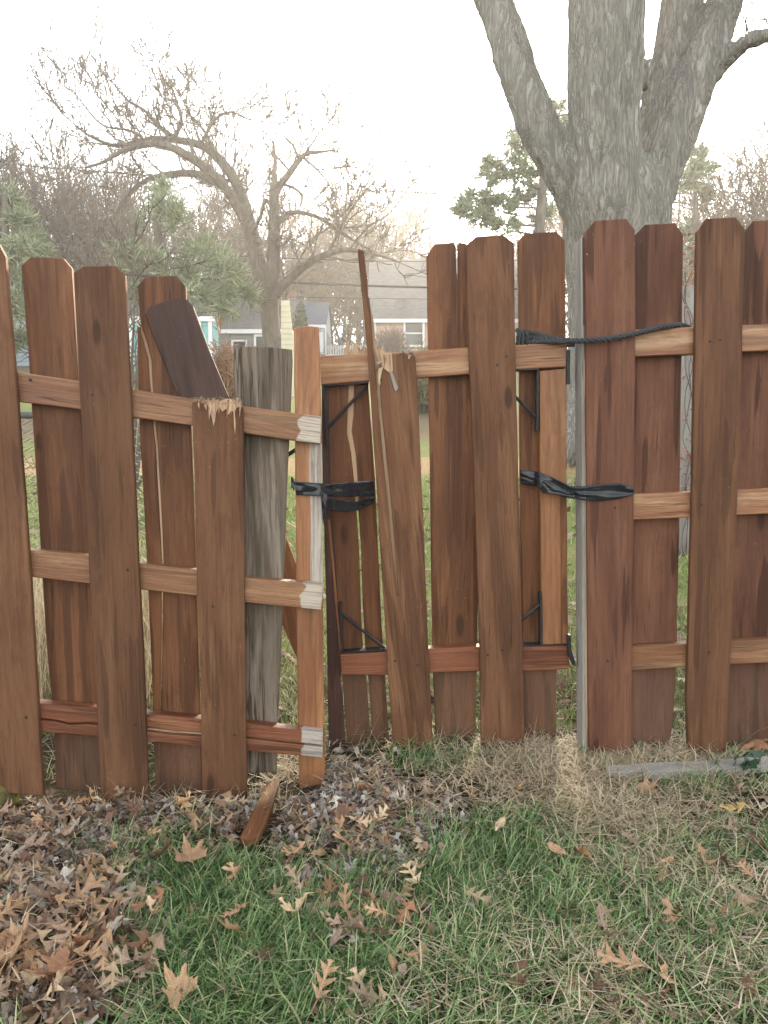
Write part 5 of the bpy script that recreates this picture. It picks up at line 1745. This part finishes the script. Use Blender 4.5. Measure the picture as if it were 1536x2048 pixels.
# ------------------------------------------------------------------ fallen leaves
def leaf_mesh(name, kind, L, W_, curl, bend, twist, rgs, nlen=22, asx=1.0):
    """lobed leaf lying in local XY, stalk along -Y; midrib + two margins, cupped and bent"""
    rows = []
    for i in range(nlen + 1):
        t = i / nlen
        if kind == 'oak':            # deep rounded bays, pointed lobes swept forward
            env = math.sin(math.pi * min(1, t * 0.92 + 0.08)) ** 0.6
            ph = (t * 3.3 + 0.1) % 1.0
            lob = (ph / 0.55) ** 1.6 if ph < 0.55 else max(0.0, 1 - (ph - 0.55) / 0.2) ** 0.8
            hw = 0.10 + 0.90 * lob * env
            if t > 0.94: hw = (1 - t) / 0.06 * 0.35
            sweep = 0.20 * lob * env
        elif kind == 'maple':
            env = 1.0
            if t < 0.32: hw = 0.35 + 0.75 * (t / 0.32); sweep = -0.02
            elif t < 0.42: hw = 1.1 - 0.62 * (t - 0.32) / 0.10; sweep = 0.12
            elif t < 0.62: hw = 0.48 + 0.34 * (t - 0.42) / 0.20; sweep = 0.10
            elif t < 0.70: hw = 0.82 - 0.5 * (t - 0.62) / 0.08; sweep = 0.08
            else: hw = 0.32 * (1 - (t - 0.70) / 0.30) + 0.05 * math.sin(t * 60); sweep = 0.02
            hw += 0.05 * math.sin(t * 70)
        elif kind == 'oval':
            hw = 0.62 * math.sin(math.pi * min(1, t + 0.02)) ** 0.8; sweep = 0.03
        else:                        # torn, crumpled scrap
            hw = 0.35 + 0.5 * abs(math.sin(t * 9 + rgs.random() * 2)) * math.sin(math.pi * t) ** 0.5 + rgs.uniform(-.1, .1); sweep = rgs.uniform(-.1, .1)
        rows.append((t, hw, sweep))
    V, Fc = [], []
    for i, (t, hw, sweep) in enumerate(rows):
        for s in (-1, -0.5, 0, 0.5, 1):
            a = hw * (asx if s > 0 else 1.0) * abs(s)
            x = math.copysign(a, s) * W_ / 2 if s else 0.0
            y = (t - 0.5 + sweep * abs(s)) * L
            # cup about the midrib
            r = abs(x)
            ang = curl * r / (W_ / 2)
            xx = math.copysign(r * (math.sin(ang) / ang if abs(ang) > 1e-4 else 1), x) if x else 0.0
            zz = r * ((1 - math.cos(ang)) / ang if abs(ang) > 1e-4 else 0)
            # bend along the midrib
            zz += bend * L * ((t - 0.5) ** 2) * 2
            zz += 0.010 * noise.noise((xx * 60 + twist * 7, y * 60, twist * 3)) + twist * xx * (t - 0.5) * 1.6
            V.append((xx, y, zz))
    for i in range(nlen):
        for s in range(4):
            a = i * 5 + s
            Fc.append((a, a + 1, a + 6, a + 5))
    # stalk
    if kind in ('oak', 'maple', 'oval'):
        b0 = len(V)
        y0 = -0.5 * L; z0 = bend * L * 0.5
        for (yy, w) in ((y0, 0.0011), (y0 - L * 0.12, 0.0009), (y0 - L * 0.24, 0.0008)):
            zq = z0 + 0.004 * (yy - y0) / L
            V += [(-w, yy, zq), (w, yy, zq), (0, yy, zq + 1.6 * w)]
        for q in range(2):
            for s in range(3):
                a = b0 + q * 3 + s; c = b0 + q * 3 + (s + 1) % 3
                Fc.append((a, c, c + 3, a + 3))
    me = bpy.data.meshes.new(name)
    me.from_pydata(V, [], Fc)
    me.polygons.foreach_set('use_smooth', [True] * len(me.polygons))
    return me


def maple_mesh(name, L, curl, seed):
    rgm = random.Random(seed)
    lobes = [(90, 1.0, 27), (47, 0.86, 24), (133, 0.84, 24), (2, 0.62, 24), (178, 0.60, 24)]
    n, rings = 90, 5
    V = [(0.0, 0.0, 0.0)]
    for q in range(1, rings + 1):
        for i in range(n):
            th = 360 * i / n - 90
            r = 0.16 if th < -25 and th > -90 or th > 205 else 0.66
            for (a, l, w) in lobes:
                d = abs((th - a + 180) % 360 - 180) / w
                r = max(r, l * (1 - min(1, d)) ** 0.75 + 0.30 * l * max(0, 1 - d * 0.6))
            r *= (0.93 + 0.09 * (i % 3 == 0)) / 1.28
            rr = r * q / rings * L * 0.8
            x, y = rr * math.cos(math.radians(th)), rr * math.sin(math.radians(th))
            z = 0.5 * curl * (x * x) / L + 0.25 * curl * y * y / L + 0.010 * noise.noise((x * 38 + seed, y * 38, seed * 2.1)) * (rr / L + .2) + 0.012 * (rr / L) ** 2 * math.cos(math.radians(th * 5))
            V.append((x, y - 0.25 * L, z))
    V[0] = (0, -0.25 * L, 0)
    Fc = [(0, 1 + i, 1 + (i + 1) % n) for i in range(n)]
    for q in range(rings - 1):
        for i in range(n):
            a, b = 1 + q * n + i, 1 + q * n + (i + 1) % n
            Fc.append((a, a + n, b + n, b))
    b0 = len(V)
    for (yy, w) in ((-0.25 * L, 0.0012), (-0.5 * L, 0.001), (-0.75 * L, 0.0009)):
        V += [(-w, yy, 0.002), (w, yy, 0.002), (0, yy, 0.002 + 1.6 * w)]
    for q in range(2):
        for s in range(3):
            a = b0 + q * 3 + s; c = b0 + q * 3 + (s + 1) % 3
            Fc.append((a, a + 3, c + 3, c))
    me = bpy.data.meshes.new(name)
    me.from_pydata(V, [], Fc)
    me.polygons.foreach_set('use_smooth', [True] * len(me.polygons))
    return me


rl = random.Random(101)
PROTO = {'oak': [], 'maple': [], 'oval': []}
for k_ in range(14):
    PROTO['oak'].append((leaf_mesh('oak_leaf', 'oak', rl.uniform(0.082, 0.105), rl.uniform(0.064, 0.088), rl.uniform(-1.0, 1.9), rl.uniform(-0.6, 0.9), rl.uniform(-1.1, 1.1), rl, asx=rl.uniform(0.8, 1.15)),
                         ))
for k_ in range(3):
    PROTO['maple'].append((maple_mesh('maple_leaf', rl.uniform(0.088, 0.10), rl.uniform(-1.5, 2.5), k_ + 1),))
for k_ in range(4):
    PROTO['oval'].append((leaf_mesh('oval_leaf', 'oval', rl.uniform(0.06, 0.085), rl.uniform(0.035, 0.05), rl.uniform(0.2, 1.4), rl.uniform(-0.4, 0.5), rl.uniform(-0.5, 0.5), rl),))

MARKS = [((40, 1600), 'by the mossy stone'), ((150, 1620), 'under the second front picket'), ((330, 1640), 'below the cracked picket'), ((450, 1640), 'below the snapped third picket'),
         ((520, 1670), 'by the wood scrap'), ((620, 1600), 'below the latch post'), ((820, 1540), 'below the snapped gate picket'), ((1000, 1520), 'under the unbroken gate picket'),
         ((1160, 1540), 'below the right gate gap'), ((1360, 1560), 'by the grey plank'), ((1480, 1620), "before the plank's right end"),
         ((60, 1760), 'in the left leaf drift'), ((200, 1780), "on the left drift's inner edge"), ((60, 1940), 'in the bottom left corner'), ((200, 1930), 'beside the bottom left corner'),
         ((375, 1760), 'near the big maple leaf'), ((470, 1830), 'below the big maple leaf'), ((330, 1960), 'in lush grass lower left'), ((560, 1980), 'in lush grass bottom middle'),
         ((650, 1720), 'in the shredded drift'), ((760, 1680), 'right of the shredded drift'), ((740, 1830), 'in the lower central cluster'), ((870, 1940), 'in mixed grass below the gate'),
         ((920, 1750), 'in the gate-side green tuft'), ((1080, 1720), 'below the sagging tape'), ((1240, 1680), 'in the right-hand straw'), ((1180, 1830), 'in thin lower-right grass'),
         ((1220, 1980), 'at the bottom right middle'), ((1420, 1760), 'in the patchy right grass'), ((1480, 1860), 'near the right edge'), ((1430, 1980), 'in the bottom right corner'), ((1310, 1850), 'in sparse right lawn')]
SHAPES = {'oak': 'oak leaf', 'maple': 'broad maple leaf', 'oval': 'narrow oval leaf'}
leaves = []


def put_leaf(kind, col, px, py, sc=1.0, rz=None, tilt=0.35, lift=0.012, label=None, proto=None, pos=None):
    p = gp(px, py) if pos is None else pos
    me = (PROTO[kind][proto] if proto is not None else rl.choice(PROTO[kind]))[0]
    key = (me.name, col)
    if key not in LM:
        m2 = me.copy(); m2.materials.append(M['leaf ' + col]); LM[key] = m2
    o = bpy.data.objects.new(kind + '_leaf', LM[key])
    o.location = (p.x, p.y, p.z + lift)
    tx, ty = rl.gauss(0, tilt), rl.gauss(0, tilt)
    o.rotation_euler = (tx, ty, rl.uniform(0, 6.28) if rz is None else rz)
    o.scale = (sc, sc, sc)
    COL.objects.link(o)
    o['category'] = 'leaf'
    o['group'] = 'fallen leaves in front of the fence'
    pose = 'face up' if abs(tx) < 0.25 and abs(ty) < 0.25 else 'propped on edge' if max(abs(tx), abs(ty)) > 0.6 else 'tilted'
    mk = min(MARKS, key=lambda q: (q[0][0] - px) ** 2 + ((q[0][1] - py) * 1.3) ** 2)[1]
    if label: o['label'] = label
    size = 'large ' if sc > 1.12 else 'small ' if sc < 0.8 else ''
    leaves.append((o, f'{size}{col} {SHAPES[kind]} {pose}, {mk}', p.y, p.x, label is not None))
    return o


LM = {}
# leaves one can pick out in the photograph
for a in [('maple', 'tan', 378, 1752, 0.98, 0.5, 0.12, 'large tan maple leaf lying flat on green grass below the snapped picket'),
          ('oak', 'tan', 470, 1790, 1.0, 0.4, 0.2, 'tan oak leaf with wide bays right of the big maple leaf'),
          ('oak', 'russet', 300, 1850, 0.95, 1.9, 0.3, 'russet oak leaf with round hole-like bays in the left-hand grass'),
          ('oak', 'tan', 468, 1872, 0.85, 2.6, 0.3, 'small tan oak leaf in grass midway down the left half'),
          ('oak', 'yellow', 1458, 1655, 0.95, 1.2, 0.15, 'pale yellow oak leaf alone below the grey plank'),
          ('oak', 'tan', 1415, 1775, 0.85, 3.6, 0.2, 'tan star-like oak leaf in grass near the right edge'),
          ('oak', 'grey-brown', 1205, 1908, 1.0, 3.4, 0.2, 'dull brown oak leaf flat in thin grass at lower right middle'),
          ('oak', 'tan', 1238, 1978, 1.0, 0.9, 0.3, 'tan oak leaf standing in grass at the bottom right middle'),
          ('oak', 'grey-brown', 1500, 1845, 1.15, 0.7, 0.2, 'long dull brown oak leaf spread at the right edge'),
          ('oak', 'russet', 805, 1880, 0.8, 2.9, 0.5, 'small orange-russet leaf standing below the leaf cluster'),
          ('oak', 'pale buff', 820, 1785, 0.9, 0.5, 0.2, 'pale buff oak leaf crowning the central leaf cluster'),
          ('oval', 'tan', 1112, 1742, 1.0, 0.6, 0.2, 'tan oval leaf in the green patch under the sagging tape'),
          ('oak', 'russet', 1165, 1752, 0.7, 2.2, 0.4, 'curled reddish leaf beside the tan oval leaf'),
          ('maple', 'russet', 110, 1995, 0.9, 2.1, 0.4, 'rust-red maple leaf in the bottom left corner grass'),
          ('maple', 'tan', 30, 1950, 1.25, 0.3, 0.25, 'very large tan maple leaf cut by the bottom left edge'),
          ('maple', 'tan', 350, 2030, 0.85, 1.1, 0.5, 'tan maple leaf cut by the bottom edge below the grass'),
          ('oak', 'tan', 165, 1830, 1.2, 5.6, 0.55, 'long tan folded leaf standing in the left drift'),
          ('oak', 'tan', 220, 1855, 0.9, 2.7, 0.6, 'curled orange-tan leaf on the edge of the left drift'),
          ('maple', 'russet', 1510, 1503, 0.85, 1.6, 0.1, 'flat orange-brown leaf resting above the grey plank at the right fence'),
          ('oak', 'tan', 690, 1860, 0.95, 0.2, 0.3, 'tan oak leaf with three long points in the central cluster'),
          ('oak', 'grey-brown', 250, 1625, 1.1, 0.9, 0.35, 'brown oak leaf bunched under the second picket'),
          ('oak', 'tan', 540, 1525, 0.8, 4.0, 0.4, 'upright tan oak leaf behind the split bottom rail'),
          ('oval', 'pale buff', 1000, 1688, 0.9, 2.6, 0.4, 'pale curled oval leaf in the green tuft before the gate')]:
    lift = 0.05
    if a[2] == 1510:
        put_leaf(a[0], a[1], a[2], a[3], a[4], a[5], a[6], 0.03, a[7], pos=at(1508, 1506, 1.98))
    else:
        put_leaf(a[0], a[1], a[2], a[3], a[4] * (0.82 if a[0] == 'oak' or a[2] > 700 else 0.95), a[5], a[6], lift, a[7])
COLS = ['tan'] * 7 + ['russet'] * 1 + ['grey-brown'] * 7 + ['pale buff'] * 2 + ['dark brown'] * 4 + ['silvery grey'] * 1
tries = 0
while len(leaves) < 296 and tries < 60000:
    tries += 1
    px = rl.uniform(-20, 1556); py = 1560 + 480 * rl.random()
    if px < 650 and py < 1612: continue
    d = blobs(px, py, LEAFD) * 0.9 + 0.035
    if rl.random() > d * (0.5 + 0.5 * (py - 1500) / 550): continue
    if abs(px - (500 + (1712 - py) * 0.45)) < 50 and 1585 < py < 1730: continue
    greyz = math.exp(-((px - 660) / 170) ** 2 - ((py - 1630) / 80) ** 2)
    col = rl.choice(['silvery grey', 'grey-brown', 'dark brown', 'tan', 'tan']) if rl.random() < greyz else rl.choice(COLS)
    put_leaf(rl.choice(['oak'] * 16 + ['oval', 'oval', 'maple']), col, px, py, rl.uniform(0.5, 0.92) * (1 if px < 700 else 0.85), None, 0.5, rl.uniform(0.010, 0.04) + 0.02 * min(1, blobs(px, py, GREEN)))
# give every leaf its label, telling like ones apart by size of step and by place
by = {}
for rec in leaves:
    if not rec[4]: by.setdefault(rec[1], []).append(rec)
for lab, L in by.items():
    if len(L) == 1:
        L[0][0]['label'] = lab
    else:
        L.sort(key=lambda r: r[2])
        nm = {2: ['nearer one', 'farther one'], 3: ['nearest one', 'middle one', 'farthest one'], 4: ['nearest', 'second nearest', 'second farthest', 'farthest']}.get(len(L), ['nearest', 'second nearest', 'third nearest', 'fourth nearest', 'fifth nearest', 'sixth nearest', 'seventh nearest', 'eighth nearest'] if len(L) < 9 else None)
        for i, r in enumerate(L):
            r[0]['label'] = lab + (', ' + nm[i] if nm else '')

# uncountable litter: small leaves and shreds, all round the feet of the fence
lt_v, lt_f = [], []
scr = [leaf_mesh('s', 'scrap', 1, 0.7, rl.uniform(-1, 1.5), rl.uniform(-.4, .5), rl.uniform(-.6, .6), rl, nlen=4) for _ in range(8)]
oks = [leaf_mesh('s', 'oak', 1, 0.8, rl.uniform(-.6, 1.2), rl.uniform(-.4, .5), rl.uniform(-.6, .6), rl, nlen=11) for _ in range(6)]
cache = {}
for me in scr + oks:
    v = np.empty(len(me.vertices) * 3, np.float32); me.vertices.foreach_get('co', v)
    cache[me.name] = (v.reshape(-1, 3), [tuple(p.vertices) for p in me.polygons])


def litter_add(me, p, sc, tilt):
    v, f = cache[me.name]
    rx, ry, rz = rl.gauss(0, tilt), rl.gauss(0, tilt), rl.uniform(0, 6.28)
    rot = np.array(Matrix.Rotation(rz, 3, 'Z') @ Matrix.Rotation(rx, 3, 'X') @ Matrix.Rotation(ry, 3, 'Y'))
    w = (v * sc) @ rot.T + np.array(p)
    b0 = sum(len(q) for q in lt_v)
    lt_off.append(len(w))
    lt_v.append(w)
    lt_f.append((f, len(w)))


lt_off = []
cnt = 0; tries = 0
while cnt < 4600 and tries < 90000:
    tries += 1
    px = rl.uniform(-60, 1600); py = 1500 + 560 * rl.random() ** 1.3
    if px < 650 and py < 1606: continue
    d = blobs(px, py, LEAFD) * 0.95 + 0.03
    if rl.random() > d: continue
    if abs(px - (500 + (1712 - py) * 0.45)) < 34 and 1585 < py < 1720: continue
    p = gp(px, py)
    if cnt % 3 == 0:
        litter_add(rl.choice(oks), (p.x, p.y, p.z + rl.uniform(0.004, 0.02)), rl.uniform(0.035, 0.07), 0.55)
    else:
        litter_add(rl.choice(scr), (p.x, p.y, p.z + rl.uniform(0.003, 0.014)), rl.uniform(0.014, 0.042), 0.5)
    cnt += 1
for _ in range(900):      # behind the fence, seen through the gaps
    y = rl.uniform(2.3, 7.0); x = rl.uniform(-0.6 * y, 0.6 * y)
    litter_add(rl.choice(oks if y < 4.5 else scr), (x, y, ground(x, y) + 0.03), rl.uniform(0.06, 0.10), 0.5)


def litter_build(name, mat, label):
    global lt_v, lt_f
    off = 0; FF = []
    for f, nvx in lt_f:
        FF += [tuple(i + off for i in q) for q in f]; off += nvx
    me = bpy.data.meshes.new(name)
    me.from_pydata(np.concatenate(lt_v).tolist(), [], FF)
    me.polygons.foreach_set('use_smooth', [True] * len(me.polygons))
    me.materials.append(mat)
    o = bpy.data.objects.new(name, me); COL.objects.link(o)
    tag(o, label, None, None, 'stuff')
    lt_v, lt_f = [], []


litter_build('leaf_litter', M['litter'], 'shredded brown leaf litter scattered over the ground')
GREYD = [(640, 1600, 120, 60, 1.0), (720, 1660, 130, 70, 0.7), (560, 1640, 60, 40, 0.8), (180, 1690, 120, 50, 0.45), (120, 1760, 110, 60, 0.5), (300, 1640, 120, 30, 0.5), (890, 1680, 70, 60, 0.3), (90, 1990, 110, 60, 0.3), (740, 1740, 60, 40, 0.5)]
cnt = 0; tries = 0
while cnt < 2400 and tries < 90000:
    tries += 1
    px = rl.uniform(-60, 1000); py = 1510 + 530 * rl.random() ** 1.3
    if px < 650 and py < 1606: continue
    if rl.random() > blobs(px, py, GREYD) + 0.008: continue
    if abs(px - (500 + (1712 - py) * 0.45)) < 34 and 1585 < py < 1720: continue
    p = gp(px, py)
    if cnt % 4 == 0: litter_add(rl.choice(oks), (p.x, p.y, p.z + rl.uniform(0.010, 0.026)), rl.uniform(0.028, 0.05), 0.6)
    else: litter_add(rl.choice(scr), (p.x, p.y, p.z + rl.uniform(0.008, 0.022)), rl.uniform(0.012, 0.034), 0.65)
    cnt += 1
litter_build('grey_leaf_shreds', M['litter_grey'], 'silvery shredded leaf bits heaped before the gate and in the left drift')


# ------------------------------------------------------------------ wood on the ground, stone, ivy
def ground_plank(name, label, pix, th, mat, lift=0.012, tilt=0.0):
    P = [gp(x, y) for x, y in pix]
    P = [Vector((p.x, p.y, p.z + lift)) for p in P]
    zt = sum(p.z for p in P) / len(P) + th
    P = [Vector((p.x, p.y, zt + tilt * (p.y - P[0].y))) for p in P]
    c = sum(P, Vector()) / len(P)
    # grain axis = longest extent
    a = max(((p - q) for p in P for q in P), key=lambda d: d.length).normalized()
    nrm = Vector((0, 0, -1)); xa = nrm.cross(a).normalized(); a = xa.cross(nrm).normalized()
    rot = Matrix((xa, nrm, a)).transposed(); rt = rot.transposed()
    mb = MB()
    L = [rt @ (p - c) for p in P]
    L = [Vector((p.x, 0, p.z)) for p in L]
    out = []
    for i in range(len(L)):
        p, q = L[i], L[(i + 1) % len(L)]
        m = max(1, int((q - p).length / 0.04))
        for s in range(m):
            out.append(p.lerp(q, s / m) + Vector((R.uniform(-1, 1) * 0.0012, 0, R.uniform(-1, 1) * 0.0012)))
    mb.prism(out, (0, th, 0))
    me = bpy.data.meshes.new(name)
    me.from_pydata(mb.v, [], mb.f)
    bm = bmesh.new(); bm.from_mesh(me); bmesh.ops.triangulate(bm, faces=[f for f in bm.faces if len(f.verts) > 4]); bmesh.ops.recalc_face_normals(bm, faces=bm.faces); bm.to_mesh(me); bm.free()
    me.materials.append(mat)
    o = bpy.data.objects.new(name, me)
    place(o, Matrix.Translation(c) @ rot.to_4x4())
    return tag(o, label, 'wood scrap')


ground_plank('wood_scrap', 'splintered reddish-brown wood scrap lying in the leaves below the latch post', [(548, 1592), (560, 1594), (553, 1615), (546, 1640), (532, 1680), (518, 1712), (498, 1718), (480, 1712), (500, 1668), (520, 1628), (534, 1600)], 0.014, M['back'], 0.032)
ground_plank('grey_plank', 'long bleached grey plank lying on the straw before the right fence', [(1212, 1560), (1300, 1552), (1420, 1548), (1540, 1541), (1700, 1532), (1700, 1546), (1540, 1557), (1420, 1566), (1300, 1570), (1216, 1572)], 0.022, M['palegrey'], 0.02)
ground_plank('wood_scrap', 'flat brown board offcut lying behind the split bottom rail', [(492, 1540), (535, 1536), (548, 1548), (520, 1566), (492, 1568)], 0.014, M['dark'], 0.02)

mb = MB()
c = gp(-12, 1625)
for i in range(9):
    for j in range(14):
        pass
me = bpy.data.meshes.new('stone')
bm = bmesh.new(); bmesh.ops.create_icosphere(bm, subdivisions=4, radius=1.0)
for v in bm.verts:
    n_ = noise.noise(v.co * 1.5) * 0.2 + noise.noise(v.co * 4.0) * 0.08
    v.co = Vector((v.co.x * 0.062, v.co.y * 0.055, v.co.z * 0.052)) * (1 + n_)
bm.to_mesh(me); bm.free()
me.polygons.foreach_set('use_smooth', [True] * len(me.polygons))
M['moss'] = plain('mossy_stone', (0.13, 0.12, 0.03), (0.06, 0.05, 0.03), 40, 0.95, bump=0.8, bdist=0.01, spec=0.05)
me.materials.append(M['moss'])
o = bpy.data.objects.new('mossy_stone', me); o.location = (c.x, c.y + 0.02, c.z + 0.03); COL.objects.link(o)
tag(o, 'mossy yellow-green stone at the foot of the leftmost picket', 'stone')

M['ivy'] = plain('ivy_leaf', (0.025, 0.06, 0.035), (0.05, 0.095, 0.05), 90, 0.45, island=True, rnd=0.3, spec=0.4)
iv = thing('ivy_plant', 'dark green ivy at the foot of the right fence picket', 'plant', gp(1490, 1530))
ml = MB(); st = MB()
for _ in range(34):
    px, py = rl.gauss(1500, 22), rl.gauss(1524, 14)
    c = at(px, min(py, 1545), rl.uniform(2.0, 2.12)); c.z = max(c.z, 0.015)
    u = Vector((rl.gauss(0, 1), rl.gauss(0, .6), rl.gauss(0, 1))).normalized() * rl.uniform(.012, .022); w = u.orthogonal().normalized() * u.length
    ml.poly([c - u, c - u * 0.3 - w, c + u * 0.2 - w * 0.5, c + u, c + u * 0.2 + w * 0.5, c - u * 0.3 + w])
    if rl.random() < 0.4: st.tube([(c.x, c.y, 0), tuple(c)], 0.001, 3)
st.build('stem', M['bark_far'], iv, fix=False)
tag(ml.build('leaves', M['ivy'], iv, fix=False), kind='stuff')
# thin twigs lying about
for (x0, y0, x1, y1, lab) in ((620, 1608, 700, 1600, 'thin dark twig lying in the litter right of the latch post'), (960, 1530, 1030, 1540, 'thin twig lying in the straw under the gate')):
    A, B = gp(x0, y0), gp(x1, y1)
    A.z += 0.03; B.z += 0.025
    mb = MB(); mb.tube([A, A.lerp(B, 0.4) + Vector((0, 0.01, 0.008)), B], [0.0028, 0.002, 0.001], 5)
    tag(mb.build('twig', M['bark_far'], origin=A), lab, 'twig')
